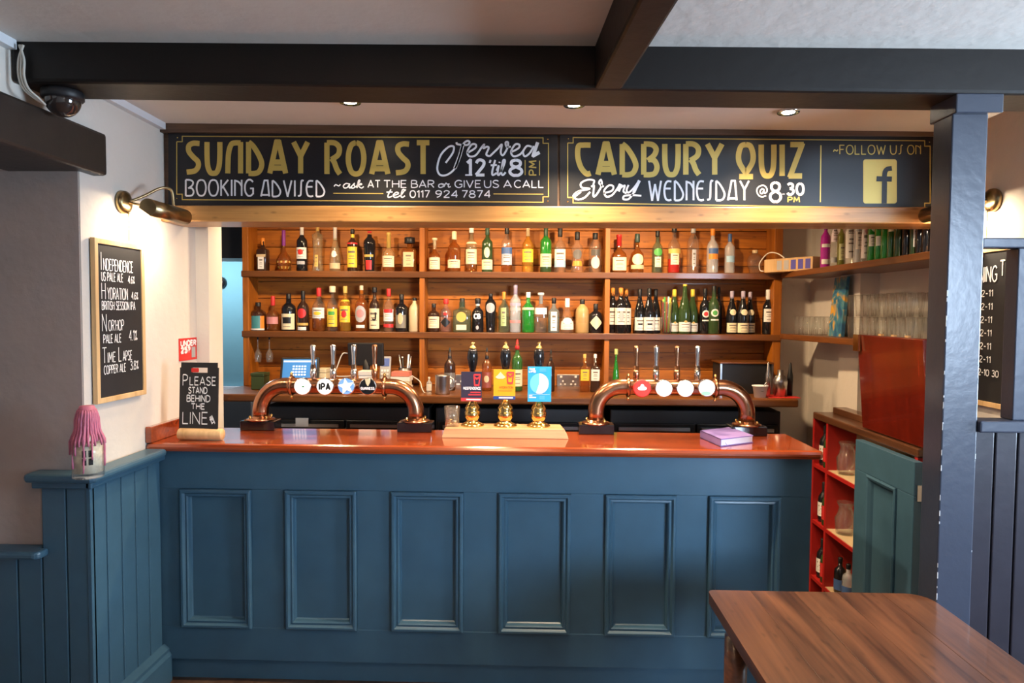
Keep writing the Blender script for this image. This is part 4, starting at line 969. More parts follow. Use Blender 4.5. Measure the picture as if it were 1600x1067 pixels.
font((407.5, 650), 603, [
  (472.5, 604, ['w', ('p', M_grn, [(-.15,.0),(.18,.14),(.2,-.12)])]),
  (507.5, 604, ['w', ('t', M_ink, 'IPA', (-.6,.6,-.35,.35), .1)]),
  (541, 603.5, ['b', ('p', M_lw, star), ('e', M_bl, (.35,.02,.2,.25,24)), ('e', M_bl, (0,.48,.18,.08,24)), ('e', M_bl, (0,-.5,.18,.08,24))]),
  (574.5, 604, ['k', ('t', M_white, 'GUINNESS', (-.76,.76,-.32,-.08), .05), ('p', cmat(CREAM), [(-.32,.9),(.32,.9),(.3,.5),(.08,.08),(-.02,.08),(-.2,.4)])])],
  [(489.5,538,588),(521,538,588),(553,538,588),(585.5,538,588)], 'copper pipe beer font with four taps, including IPA and GUINNESS badges', (0,0,0,1))
font((931, 1167), 605, [
  (1003.5, 607, ['red', ('e', M_lw, (0,.02,.5,.22,24)), ('e', M_lw, (0,.25,.2,.25,24), 1)]),
  (1037.5, 607, ['w', ('e', cmat((.55,.72,.5)), (-.1,-.62,.5,.2,24))]),
  (1071, 607, ['w', ('e', cmat((.80,.76,.60)), (0,0,.4,.4,24)), ('e', M_lw, (0,0,.32,.32,24), 1)]),
  (1104.5, 606, ['w', ('e', cmat((.3,.65,.45)), (-.1,-.6,.55,.25,24))])],
  [(994,540,590),(1025,540,590),(1057.5,540,590),(1089.5,540,590)], 'copper pipe beer font with red and white lit badges near the notebook', (1,0,1,0))
# ------------------------------------------------------------------ hand pumps on their plinth
pl = root('pump_plinth', (-.1, .24, 1.10), 'pale oak plinth on the bar carrying three brass hand pumps', 'plinth')
a0, a1 = at(690, 684, 1.10, 2), at(888, 684, 1.10, 2)
mb = MB(); y0, y1 = a0.y, a0.y+.15
mb.hexa([(a0.x,y0,1.10),(a1.x,y0,1.10),(a1.x,y1,1.10),(a0.x,y1,1.10),(a0.x+.012,y0+.012,1.145),(a1.x-.02,y0+.012,1.145),(a1.x-.035,y1,1.145),(a0.x+.03,y1,1.145)])
mb.build('block', M_plinth, pl, bev=.003)
ZPL = 1.145; YP = y0+.085
clips = [(720.4,581,752.8,626.5,'dark navy and red'),(771,577.4,805.3,623.8,'yellow and blue'),(824.4,573,861.6,627.5,'sky blue and white')]
C_navy = cmat((.035,.03,.06)); C_red = cmat((.65,.05,.06)); C_yel = cmat((.85,.40,.015)); C_dbl = cmat((.02,.06,.28)); C_sky = cmat((.03,.38,.72)); C_lsky = cmat((.16,.58,.85)); C_dor = cmat((.55,.12,.02))
for i, (px, (c0, t0, c1, t1, ds)) in enumerate(zip((738.4, 789.8, 841.9), clips)):
    p = at(px, 600, YP); x = p.x
    hp = root('hand_pump', (x, YP, ZPL), 'brass hand pump with black handle and '+ds+' clip', 'beer pump', 'brass hand pumps on the bar')
    H = at(px, 534, YP).z-ZPL
    MB().lathe([(0,0),(.056,0),(.056,.006),(.04,.014),(.028,.022),(.028,.03),(.036,.042),(.038,.055),(.036,.068),(.032,.074),(.037,.082),(.030,.095),(.018,.112),(.016,.14),(0,.14)], (x,YP,ZPL), 28).build('brass_base', M_brass, hp)
    MB().lathe([(0,.135),(.009,.135),(.009,H*.63),(.011,H*.63),(.014,H*.66),(.022,H*.74),(.0265,H*.81),(.024,H*.88),(.017,H*.925),(0,H*.925)], (x,YP,ZPL), 24).build('handle', M_black, hp)
    MB().lathe([(0,H*.915),(.018,H*.915),(.018,H*.93),(.011,H*.95),(.006,H*.96),(.009,H*.975),(.0075,H*.99),(0,H)], (x,YP,ZPL), 20).build('finial', M_brass, hp)
    yc = YP-.035; A_, B_ = at(c0, t1, yc), at(c1, t0, yc); w_, h_ = B_.x-A_.x, B_.z-A_.z
    fn = lambda u_, v_, l: (A_.x+u_*w_, yc-l, A_.z+v_*h_)
    cb = MB().prism([(0,0),(1,0),(1,1),(0,1)], lambda a,b_,d: (A_.x+a*w_, d, A_.z+b_*h_), yc+.006, yc).build('pump_clip', (C_navy, C_yel, C_sky)[i], hp)
    MB().box(x-.006, x+.006, yc+.006, YP-.004, A_.z+.04, A_.z+.05).build('clip_bracket', M_brass, cb)
    def rect(a, b_, c, d, m, l=.001): MB().add([fn(a,b_,l),fn(c,b_,l),fn(c,d,l),fn(a,d,l)], [(0,1,2,3)]).build('print', m, cb)
    def txt(t, a, b_, c, d, m, hw=.0012, l=.002): write('print', cb, [[(u_,v_) for u_,v_ in s] for s in strokes(t, a, c, b_, d)], hw/w_*.7, fn, m, l)
    gx = [(.62,.9),(.66,.55),(.86,.55),(.92,.9),(.62,.9)]
    if i == 0:
        rect(0,0,1,.11,C_red); txt('INDEPENDENCE',.12,.40,.95,.48,M_white,.0016); rect(.45,.28,.95,.325,C_red); rect(.35,.2,.95,.245,C_red); rect(.25,.035,.95,.08,M_white,.002)
        write('print', cb, [gx, [(.66,.82),(.76,.76),(.88,.82)]], .03, fn, C_red, .002)
    elif i == 1:
        rect(0,0,1,.11,C_dbl); txt('HYDRATION',.28,.37,.9,.44,C_dor); rect(.2,.28,.85,.295,C_dor); rect(.25,.035,.9,.08,M_white,.002)
        write('print', cb, [gx, [(.66,.82),(.76,.76),(.88,.82)]], .028, fn, C_red, .002)
        MB().add([fn(*q,.001) for q in [(.08,.74),(.2,.82),(.32,.92),(.44,.82),(.56,.74),(.44,.69),(.2,.69)]], [tuple(range(7))]).build('print', cmat(CREAM), cb)
    else:
        txt('TIME',.06,.905,.3,.95,M_white,.0018); txt('LAPSE',.06,.84,.34,.885,M_white,.0018)
        for q in range(3): rect(.5,.93-.035*q,.78,.945-.035*q,C_lsky)
        MB().add([fn(*q,.001) for q in ell(.49,.52,.40,.29,32)], [tuple(range(32))]).build('print', C_lsky, cb)
        half = [(.49,.52)]+[(.49+.40*math.cos(math.radians(a)), .52+.29*math.sin(math.radians(a))) for a in range(90,-111,-10)]
        MB().add([fn(*q,.0018) for q in half], [tuple(range(len(half)))]).build('print', M_white, cb)
        rect(.06,.205,.94,.212,M_white); rect(.06,.155,.2,.185,M_white); rect(.06,.105,.36,.14,M_white)
        for q in range(3): rect(.5,.15-.035*q,.72,.165-.035*q,C_lsky)
p = at(706.5, 664, ZPL, 2)
p0 = at(706.5, 650, YP-.02)
tm = root('tumbler', (p0.x, YP-.02, ZPL), 'small clear tumbler on the oak plinth beside the first hand pump', 'glass')
MB().lathe([(0,0),(.034,0),(.037,.095),(.0345,.095),(.0315,.008),(0,.008)], (p0.x,YP-.02,ZPL), 24).build('glass', M_glass, tm)
for i in range(9):
    MB().lathe([(0,0),(.011,0),(.011,.002),(0,.002)], (p0.x+random.uniform(-.017,.017), YP-.02+random.uniform(-.017,.017), ZPL+.009+.0025*i), 12).build('coin', [M_steel, M_copper, M_brass][i % 3], tm)
# notebook
nbp = [at(1094,672.5,1.135,2), at(1126,686,1.135,2), at(1177,680,1.135,2), at(1141,667,1.135,2)]
nb = root('notebook', (.88, .1, 1.10), 'lilac hardback notebook lying on the right of the bar top', 'notebook')
def quad(mb, z0, z1, k):
    c = sum((Vector(q) for q in nbp), Vector())/4; P_ = [c+(Vector(q)-c)*k for q in nbp]
    return mb.hexa([(q.x,q.y,z0) for q in P_]+[(q.x,q.y,z1) for q in P_])
M_lil = mat('lilac_cover', (.24,.17,.45), .5)
quad(MB(), 1.101, 1.105, 1).build('cover', M_lil, nb); quad(MB(), 1.105, 1.131, .97).build('pages', M_white, nb); quad(MB(), 1.131, 1.135, 1).build('cover', M_lil, nb)
q = [Vector(v) for v in nbp]
MB().hexa([(v.x,v.y,1.101) for v in (q[0],q[1],q[1]+(q[2]-q[1])*.02,q[0]+(q[3]-q[0])*.02)]+[(v.x,v.y,1.135) for v in (q[0],q[1],q[1]+(q[2]-q[1])*.02,q[0]+(q[3]-q[0])*.02)]).build('spine', M_lil, nb)
MB().tube([(q[1].x+.02,q[1].y-.001,1.12),(q[1].x+.03,q[1].y-.004,1.105),(q[1].x+.045,q[1].y-.012,1.102)], .0012, 6).build('ribbon', M_lil, nb)

# ------------------------------------------------------------------ left wall: chalkboard, picture light, sticker, table sign
def chalk(y0, y1, z0, z1, x, nx, label, name='chalkboard'):
    c = root(name, (x, (y0+y1)/2, z0), label, 'chalkboard'); t = .018*nx
    MB().box(min(x+t*.2,x+t*.7), max(x+t*.2,x+t*.7), y0+.01, y1-.01, z0+.01, z1-.01).build('slate', M_slate, c)
    MB().sweep(y0, y1, z0, z1, [(0,0),(0,t),(.021,t),(.021,t*.6)], lambda a,v,h: (x+h,a,v)).build('frame', M_light_wood, c, bev=.002)
    return c
cbx = XL+.006
cb1 = chalk(-.415, -.078, 1.32, 1.965, cbx, 1, 'wood-framed chalkboard listing ales on the left wall')
Y0, Y1, ZT, ZB = -.390, -.105, 1.942, 1.343
def fc(a, v, l): return (cbx+.0135+l, a, v)
def chline(t, ua, ub, va, vb, hw=.0017, par=cb1):
    L = strokes(t, Y0+(Y1-Y0)*ua, Y0+(Y1-Y0)*ub, ZT-(ZT-ZB)*vb, ZT-(ZT-ZB)*va)
    write('chalk_writing', par, L, hw, fc, M_chalk)
for t, ua, ub, va, vb in (('I',.06,.07,.05,.165),('NDEPENDENCE',.11,.80,.09,.165),('US PALE ALE',.06,.55,.18,.235),('4.6%',.68,.84,.19,.24),
    ('H',.06,.14,.25,.355),('YDRATION',.19,.66,.28,.355),('4.6%',.76,.92,.30,.35),('BRITISH SESSION IPA',.06,.84,.37,.425),
    ('N',.06,.15,.455,.565),('OR\'HOP',.20,.55,.495,.565),('PALE ALE',.08,.48,.59,.645),('4.1%',.68,.88,.57,.64),
    ('T',.05,.14,.675,.775),('IME',.17,.34,.71,.775),('L',.42,.48,.68,.775),('APSE',.52,.74,.71,.775),('COPPER ALE',.08,.58,.795,.85),('3.8%',.70,.90,.785,.845)):
    chline(t, ua, ub, va, vb)
def picture_light(mx, my, mz, nx, label, energy):
    d = root('picture_light', (mx, my, mz), label, 'wall light', 'brass picture lights')
    MB().lathe([(0,0),(.045,0),(.048,.008*nx),(.046,.022*nx),(.03,.03*nx),(.012,.034*nx),(0,.034*nx)] if nx > 0 else [(0,-.034),(.012,-.034),(.03,-.03),(.046,-.022),(.048,-.008),(.045,0),(0,0)], (mx,my,mz), 28, 'x').build('wall_plate', M_abrass, d)
    tx = mx+nx*.145; tz = mz-.03; ya, yb_ = my-.06, my+.23
    MB().tube(smooth([(mx+nx*.03,my,mz),(mx+nx*.07,my+.05,mz+.035),(mx+nx*.11,my+.10,mz+.075),(mx+nx*.14,my+.13,mz+.075),(tx,my+.14,mz+.03),(tx,my+.14,tz+.02)]), .006, 10).build('arm', M_abrass, d)
    MB().tube([(mx+nx*.03,my,mz),(tx-nx*.02,my+.02,tz+.01)], .005, 8).build('arm', M_abrass, d)
    mb = MB(); n = 18; vs = []
    for y in (ya, yb_):
        for k in range(n+1):
            a = math.radians(-75+260*k/n)     # open towards the wall and down
            a2 = a if nx > 0 else PI-a
            vs.append((tx+.034*math.cos(a2), y, tz+.034*math.sin(a2)))
    mb.add(vs, [(k, k+1, n+2+k, n+1+k) for k in range(n)], 0, True)
    mb.add(vs[:n+1], [tuple(range(n+1))]); mb.add(vs[n+1:], [tuple(range(n+1))])
    sh = mb.build('shade', M_abrass, d); so = sh.modifiers.new('solid', 'SOLIDIFY'); so.thickness = .002
    MB().lathe([(0,ya+.03-my),(.011,ya+.03-my),(.011,yb_-.03-my),(0,yb_-.03-my)], (tx,my,tz-.004), 12, 'y').build('bulb', mat('bulb_glow', (1,.8,.55), .3, emit=9), d)
    MB().tube([(mx+nx*.03,my,mz-.045),(mx+nx*.03,my,mz-.16)], .0015, 6).build('pull_chain', M_brass, d)
    MB().lathe([(0,-.05),(.008,-.048),(.008,-.04),(0,-.036)], (mx+nx*.03,my,mz), 10).build('chain_boss', M_abrass, d)
    light('picture_light_lamp', 'AREA', (tx, my+.085, tz-.02), energy, (1,.80,.56), .24, .03, target=(mx+nx*.02, my+.085, mz-.22)).rotation_euler.rotate_axis('Z', 0)
picture_light(XL, -.20, 2.132, 1, 'antique brass picture light above the ale chalkboard on the left wall', 2.4)
picture_light(XR, -.15, 2.155, -1, 'antique brass picture light on the right wall partly behind the post', 3)
# opening times board on the right wall
cb2 = chalk(-.41, .03, 1.315, 1.965, XR-.004, -1, 'wood-framed chalkboard of opening times on the right wall', 'chalkboard')
def fc2(a, v, l): return (XR-.004-.0135-l, -a, v)
def ch2(t, ya, yb_, z0, z1, hw=.003): write('chalk_writing', cb2, strokes(t, ya, yb_, z0, z1), hw, fc2, M_chalk)
ch2('OPENING', .0, .205, 1.825, 1.885); ch2('TIMES', .222, .375, 1.845, 1.905)
for i, t in enumerate(('12-11','12-11','12-11','12-11','12-11','12-11','12-10 30')):
    z = 1.765-.054*i; ch2(t, .10, .185 if i < 6 else .235, z, z+.025, .002)
# red age sticker
stk = root('age_check_sticker', (XL+.002, .22, 1.55), 'red sticker reading UNDER 25? on the wall behind the counter sign', 'sticker')
sp0, sp1 = at(280,560,XL+.002,0), at(307,527,XL+.002,0)
ya, yb_, za, zb_ = sp0.y, sp1.y, 1.44, sp1.z
MB().box(XL, XL+.003, ya, yb_, za, zb_).build('sheet', M_redl, stk)
fs_ = lambda a, v, l: (XL+.003+l, a, v)
hh = zb_-za; ww = yb_-ya
write('print', stk, strokes('UNDER', ya+.08*ww, yb_-.08*ww, zb_-.34*hh, zb_-.12*hh), .0045, fs_, M_white)
write('print', stk, strokes('25?', ya+.08*ww, ya+.58*ww, zb_-.64*hh, zb_-.42*hh), .0055, fs_, M_white)
MB().add([fs_(a,v,.001) for a, v in ((ya+.68*ww,zb_-.9*hh),(ya+.9*ww,zb_-.9*hh),(ya+.9*ww,zb_-.42*hh),(ya+.68*ww,zb_-.42*hh))], [(0,1,2,3)]).build('print', cmat(GRY), stk)
# table-top chalk sign on the bar
ts = root('counter_sign', (-1.49, .02, 1.10), 'small black chalk sign reading PLEASE STAND BEHIND THE LINE on the bar', 'sign')
TY = .03
def ft(u_, v_, l): # u 0..1, v 0..1 across the board; leans back a little
    a = at(279+(341-279)*u_, 672, TY); return Vector((a.x, TY+.02*v_-l+(.012*(.5-u_)), 1.125+v_*(.325)))
mb = MB()
def bq(u0, u1, v0, v1):
    mb.hexa([ft(u0,v0,.004),ft(u1,v0,.004),ft(u1,v0,-.004),ft(u0,v0,-.004),ft(u0,v1,.004),ft(u1,v1,.004),ft(u1,v1,-.004),ft(u0,v1,-.004)])
bq(0,1,0,.86); bq(.03,.97,.93,1); bq(0,.32,.86,.93); bq(.72,1,.86,.93)
mb.build('slate', M_slate, ts)
MB().add([ft(*q,.0048) for q in rrect(.3,.865,.5,.925,.02)], [tuple(range(24))]).build('sticker', M_redl, ts)
for t, u0, u1, v0, v1 in (('P',.09,.2,.68,.83),('LEASE',.27,.94,.69,.80),('STAND',.24,.72,.575,.655),('BEHIND',.2,.8,.46,.545),('THE',.32,.66,.355,.43),('LINE',.1,.74,.15,.31)):
    write('chalk_writing', ts, strokes(t, u0, u1, v0, v1), .0085, lambda a,b_,l: ft(a,b_,.004+l), M_chalk)
write('chalk_writing', ts, [[(.8,.25),(.86,.16),(.92,.19)],[(.82,.26),(.88,.2)],[(.85,.27),(.94,.16)],[(.8,.21),(.9,.23)]], .010, lambda a,b_,l: ft(a,b_,.004+l), M_chalk)
l0, l1 = at(272,690,1.10,2), at(345,684,1.10,2)
mb = MB(); mb.lathe([(0,0),(.024,0),(.026,.004),(.026,.196),(.024,.20),(0,.20)], (l0.x,.03,1.127), 20, 'x')
mb.build('wooden_base', M_light_wood, ts)
# CCTV dome and its cables
cp = at(98, 150, -.70); zb = 2.402-.015*cp.x
cc = root('security_camera', (cp.x, -.70, zb-.09), 'black dome security camera under the left end of the ceiling beam', 'camera')
MB().lathe([(0,-.032),(.058,-.032),(.064,-.026),(.064,-.006),(.060,0),(0,0)], (cp.x,-.70,zb), 28).build('base', M_blackm, cc)
MB().lathe([(.055,-.032)]+[(.055*math.cos(math.radians(a)), -.032-.055*math.sin(math.radians(a))) for a in range(10,90,10)]+[(0,-.087)], (cp.x,-.70,zb), 28, cap=False).build('dome', M_dome, cc)
cbn = root('camera_cables', (XL+.02, -.80, 2.3), 'bundle of cream cables running down the wall to the dome camera', 'cable')
M_cab = mat('cream_cable', (.55,.52,.46), .5)
for i in range(3):
    o_ = .008*i
    pts = [at(40-i*3,72,-.80)+Vector((0,0,0)), at(33+i*4,95,-.80), at(33+i*4,120,-.80), at(40+i*4,140,-.80), at(58+i*3,155,-.78), at(74,165,-.74)]
    pts = [Vector((max(p_.x, XL+.008), p_.y-.01, p_.z)) for p_ in pts]
    MB().tube(smooth([tuple(p_) for p_ in pts]), .004, 6).build('cable', M_cab, cbn)
# candle bottle on the wainscot cap
CZ = wz+.032; cx_, cy_ = -1.665, -.505
cbp = at(138, 745, CZ, 2); cx_, cy_ = cbp.x, cbp.y
cbt = root('candle_bottle', (cx_, cy_, CZ), 'clear bottle coated in dripping pink candle wax on the blue ledge', 'bottle')
ht = at(138, 632, cy_).z-CZ; rr_ = 23/FPX*(cy_+3)
MB().lathe([(a*rr_, b_*ht*.98) for a, b_ in PROF['carafe']], (cx_,cy_,CZ), 24).build('glass', M_glass, cbt)
MB().lathe([(rr_*.93,.02),(rr_*.93,ht*.46),(0,ht*.47)], (cx_,cy_,CZ), 20).build('paper_wrap', mat('pattern_paper', (.72,.62,.48), .7, var=.5, scale=60), cbt)
for q_ in range(2):
    for k_ in range(2):
        a_ = -PI/2+.35+.42*q_; z_ = ht*(.24+.11*k_); d_ = rr_*.95
        MB().add([(cx_+d_*math.cos(a_+e), cy_+d_*math.sin(a_+e), CZ+z_+f) for e, f in ((-.14,-.012),(.14,-.012),(.14,.012),(-.14,.012))], [(0,1,2,3)]).build('printed_window', M_black, cbt)
MB().lathe([(rr_*.66,ht*.70),(rr_*.70,ht*.80),(rr_*.64,ht*.90),(rr_*.44,ht*.985),(0,ht*.985)], (cx_,cy_,CZ), 20).build('wax_top', M_wax, cbt)
pr_ = [(a*rr_, b_*ht*.98) for a, b_ in PROF['carafe']][2:]
def rad(z_):
    for (r0,h0),(r1,h1) in zip(pr_, pr_[1:]):
        if h0 <= z_ <= h1: return r0+(r1-r0)*(z_-h0)/(h1-h0)
    return rr_*.42
for i in range(34):
    a = 2*PI*i/34+random.uniform(-.08,.08); zend = random.choice((.05,.12,.22,.3,.36,.42,.45,.5,.5,.54))*ht
    pts = []; z_ = ht*.93
    while z_ > zend:
        r_ = rad(z_)+.003; pts.append((cx_+r_*math.cos(a), cy_+r_*math.sin(a), CZ+z_)); a += random.uniform(-.03,.03); z_ -= ht*.06
    MB().tube(pts, [random.uniform(.0036,.006)*(1 if q_[2] > CZ+ht*.45 else .6) for q_ in pts], 7).build('wax_drip', M_wax, cbt)

# ------------------------------------------------------------------ things on the back counter
yb = 1.45
def simple(px, top, base, wpx, prof, glass, cap, labels, desc, y=yb, **kw):
    p = at(px, (top+base)/2, y); h = at(px, top, y).z-ZCt
    bottle(p.x, y, ZCt, h, wpx/2*(y+3)/FPX, prof, glass, cap, labels, desc, 'bottles on the back counter', **kw)
simple(670.5,589,612,8.5,'apoth','frost',WHT,[('r',.1,.55,WHT)],'small white pump bottle on the back counter beside the steel jug', 1.35)
simple(702.8,543,613,18,'spirit','dark',BLK_,[('r',.08,.42,(.16,.15,.14)),('o',.15,.36,WHT,.5)],'dark bottle with tall black pourer behind the steel jug', capz=.72, capr=.36, capkind='pourer')
simple(760.7,543,612,15.5,'spirit','amber',BLK_,[('r',.08,.44,(.25,.06,.04)),('o',.2,.36,TAN,.5)],'red-brown rum bottle with black pourer between the first two pumps', capz=.72, capr=.4, capkind='pourer')
simple(808,530,613,17.5,'spirit','green',RED,[('r',.1,.42,CREAM)],'green whiskey bottle with cream label behind the middle pump', capz=.8, capr=.4, capkind='pourer')
simple(860.5,546,612,13,'spirit','dark',BLK_,[],'dark bottle with pourer behind the sky blue clip', capz=.7, capr=.4, capkind='pourer')
simple(913.5,553,611,14.5,'square','amber',GLD,[('r',.3,.6,YEL,.8)],'square bourbon bottle with yellow label by the socket', sq=5, capz=.76, capr=.34)
simple(929.8,553,611,14.5,'square','dark',WHT,[('r',.3,.6,WHT,.8)],'square bourbon bottle with white label by the socket', sq=5, capz=.76, capr=.34)
simple(962.5,545,606,11,'cone','bgreen',(.5,.55,.2),[],'slim green bottle behind the right beer font', 1.6, capz=.86, capr=.5)
# steel jug
p = at(691.5, 600, 1.25); s_ = (1.25+3)/FPX
jg = root('steel_jug', (p.x, 1.25, ZCt), 'brushed steel milk jug on the back counter', 'jug')
hj = at(691, 586, 1.25).z-ZCt; rj = 11.5*s_
MB().lathe([(0,0),(rj*.95,0),(rj,.008),(rj,hj*.95),(rj*1.03,hj),(rj*.97,hj),(rj*.94,.01),(0,.01)], (p.x,1.25,ZCt), 24).build('body', M_steel, jg)
MB().tube(smooth([(p.x+rj,1.25,ZCt+hj*.85),(p.x+rj*1.5,1.25,ZCt+hj*.75),(p.x+rj*1.45,1.25,ZCt+hj*.35),(p.x+rj,1.25,ZCt+hj*.2)]), .005, 8).build('handle', M_steel, jg)
# sockets on the back panel
for i, (a, b_, lab) in enumerate(((870,905,'steel double socket on the back panel by the bourbon bottles'),(706,726,'steel double socket on the back panel behind the first pump'))):
    q0, q1 = at(a, 604, 1.765), at(b_, 585, 1.765)
    so = root('wall_socket', ((q0.x+q1.x)/2, 1.765, q0.z), lab, 'socket')
    MB().box(q0.x, q1.x, 1.757, 1.769, q0.z, q1.z).build('plate', M_steel, so, bev=.003)
    for k in range(2):
        xm = q0.x+(q1.x-q0.x)*(.27+.46*k)
        for dx, dz in ((-.015,.2),(.015,.2),(0,.45)): MB().box(xm+dx-.006, xm+dx+.006, 1.7555, 1.757, q0.z+(q1.z-q0.z)*dz-.004, q0.z+(q1.z-q0.z)*dz+.006).build('pin_hole', M_white, so)
        MB().box(xm-.02+k*.03, xm-.005+k*.03, 1.752, 1.757, q1.z-.022, q1.z-.008).build('switch', M_white, so)
# till screens
M_scr = mat('till_screen', (.03,.16,.42), .3, emit=.5)
def screen(c, w_, h_, tilt, yaw, label, face, base=True):
    t = root('till_screen', (c[0], c[1], ZCt), label, 'screen')
    M = Matrix.Translation(Vector(c)) @ Matrix.Rotation(yaw, 4, 'Z') @ Matrix.Rotation(tilt, 4, 'X')
    MB().box(-w_/2, w_/2, 0, .03, -h_/2, h_/2).xf(M).build('housing', M_blackm, t, bev=.005)
    if face:
        f_ = MB().box(-w_/2+.015, w_/2-.015, -.002, .0, -h_/2+.015, h_/2-.015).xf(M).build('display', M_scr, t)
        mb = MB(); rnd = random.Random(3)
        for i in range(5):
            for j in range(4): mb.box(-w_*.18+i*w_*.075, -w_*.18+i*w_*.075+w_*.05, -.0035, -.002, -h_*.22+j*h_*.11, -h_*.22+j*h_*.11+h_*.06)
        mb.xf(M).build('screen_buttons', mat('screen_light', (.55,.75,.95), .4, emit=.5), f_)
        mb = MB(); mb.box(-w_*.42, w_*.42, -.0035, -.002, h_*.3, h_*.36); mb.xf(M).build('screen_bar', mat('screen_light', (1,1,1)), f_)
    MB().tube([(c[0], c[1]+.02, ZCt+.01), (c[0], c[1]+.03, c[2])], .025, 12).build('stand', M_blackm, t)
    MB().box(c[0]-.09, c[0]+.09, c[1]-.04, c[1]+.10, ZCt, ZCt+.014).build('base', M_blackm, t, bev=.004)
    return t
p = at(468, 578, 1.32); screen((p.x, 1.32, p.z), .24, .17, -.35, .12, 'glowing blue till touchscreen tilted on the back counter', True)
p = at(571, 554, 1.42); screen((p.x, 1.42, p.z), .235, .15, .12, -.05, 'black back of a till screen standing behind the taps', False)
# card reader, receipt roll, white box, steel bits
p = at(633, 562, 1.64)
kn = root('utensil_pot', (p.x, 1.64, ZCt), 'steel pot of bar tools on the left of the back counter', 'pot')
MB().lathe([(0,0),(.04,0),(.045,.13),(.042,.13),(.037,.006),(0,.006)], (p.x,1.64,ZCt), 20).build('pot', M_steel, kn)
for i in range(6):
    a = i*1.1; MB().tube([(p.x+.015*math.cos(a),1.64+.015*math.sin(a),ZCt+.02),(p.x+.04*math.cos(a),1.64+.03*math.sin(a),ZCt+.21+.02*math.sin(i*3))], .006, 8).build('tool', [M_steel, M_blackm, M_white][i % 3], kn)
p = at(602, 572, 1.6)
cr = root('card_reader', (p.x, 1.6, ZCt), 'grey card reader with blue screen standing behind the taps', 'card reader')
Mx = Matrix.Translation((p.x,1.6,ZCt+.11)) @ Matrix.Rotation(-.25, 4, 'X')
MB().box(-.036, .036, -.012, .012, -.1, .1).xf(Mx).build('body', cmat(GRY), cr, bev=.006)
MB().box(-.028, .028, -.0135, -.012, .03, .085).xf(Mx).build('display', cmat((.10,.16,.45)), cr)
mb = MB()
for i in range(3):
    for j in range(4): mb.box(-.026+i*.019, -.012+i*.019, -.0145, -.012, -.08+j*.024, -.064+j*.024)
mb.xf(Mx).build('keypad', M_white, cr)
for i, (a, t0, b_, base, m, lab, nm) in enumerate(((495,576,509,590,CREAM,'small cream card box beside the blue till screen','card_box'),(560,580,582,590,WHT,'low white receipt printer behind the taps','receipt_printer'),(608,581,640,594,WHT,'stack of white papers behind the left font','paper_stack'),(392,583,412,600,(.05,.08,.03),'dark green tin at the left end of the back counter','storage_tin'))):
    yk = 1.22 if nm == 'receipt_printer' else 1.38
    q0, q1 = at(a, base, yk), at(b_, t0, yk)
    r_ = root(nm, ((q0.x+q1.x)/2, yk+.04, ZCt), lab, nm.split('_')[-1])
    hh_ = q1.z-ZCt
    if nm == 'paper_stack':
        for k_ in range(4): MB().box(q0.x+.004*k_, q1.x-.006*(k_ % 2), 1.38+.003*k_, 1.5, ZCt+hh_*k_/4, ZCt+hh_*(k_+.92)/4).build('sheaf', cmat((WHT,CREAM,WHT,(.6,.2,.15))[k_]), r_)
    else:
        MB().box(q0.x, q1.x, yk, yk+.1, ZCt, ZCt+hh_*.8).build('body', cmat(m), r_, bev=.004)
        MB().box(q0.x-.002, q1.x+.002, yk-.002, yk+.102, ZCt+hh_*.8, ZCt+hh_).build('lid', cmat(tuple(v*.85 for v in m)), r_, bev=.003)
cw = [at(543,552,1.44), at(535,553,1.43), at(528,570,1.42), at(524,586,1.41), at(540,588,1.4), at(556,586,1.4)]
tag(MB().tube(smooth([tuple(v) for v in cw]), .004, 8).build('power_cable', M_cab), 'cream cable curling behind the left font to the till screen', 'cable')
cw = [at(645,588,1.38), at(656,596,1.36), at(659,606,1.34), at(664,614,1.3), at(674,614,1.28)]
tag(MB().tube(smooth([tuple(v) for v in cw]), .004, 8).build('power_cable', M_cab), 'cream cable trailing over the back counter by the small pump bottle', 'cable')
# two glasses hanging under the middle shelf
for i, px in enumerate((403, 421)):
    p = at(px, 550, 1.64)
    hg = root('hanging_glass', (p.x, 1.64, Z2-.25), 'small clear tulip glass hanging under the shelf, '+('left' if i == 0 else 'right')+' of the pair', 'glass', 'hanging tulip glasses')
    MB().lathe([(.021,-.215),(.026,-.185),(.024,-.155),(.010,-.13),(.004,-.12),(.004,-.06),(.006,-.045),(.005,-.045),(.003,-.12),(.008,-.128),(.022,-.155),(.024,-.185),(.019,-.215)], (p.x,1.64,Z2), 16, cap=False).build('bowl', M_glass, hg)
    MB().lathe([(0,-.06),(.006,-.06),(.006,-.042),(0,-.042)], (p.x,1.64,Z2), 10).build('hook', M_blackm, hg)
# black crate, white bucket, shaker, tools at the right
q0, q1 = at(1126, 606, 1.42), at(1207, 566, 1.42)
ck = root('black_crate', ((q0.x+q1.x)/2, 1.5, ZCt), 'black box with wooden lid on the right of the back counter', 'box')
MB().box(q0.x, q1.x, 1.42, 1.62, ZCt, q1.z-.012).build('body', M_blackm, ck, bev=.004)
MB().box(q0.x-.008, q1.x+.008, 1.41, 1.63, q1.z-.012, q1.z).build('lid', M_shelf, ck, bev=.003)
for x in (q0.x, q1.x): MB().box(x-.006, x+.006, 1.414, 1.42, ZCt, q1.z-.012).build('corner_strip', M_steel, ck)
p = at(1187.5, 615, 1.24); k_ = (1.24+3)/FPX; hb = at(1187, 602, 1.24).z-ZCt
bk = root('small_bucket', (p.x, 1.24, ZCt), 'small white bucket on the right end of the back counter', 'bucket')
MB().lathe([(0,0),(.034,0),(.045,hb),(.049,hb),(.049,hb-.005),(.042,hb-.006),(.031,.006),(0,.006)], (p.x,1.24,ZCt), 24).build('pail', M_white, bk)
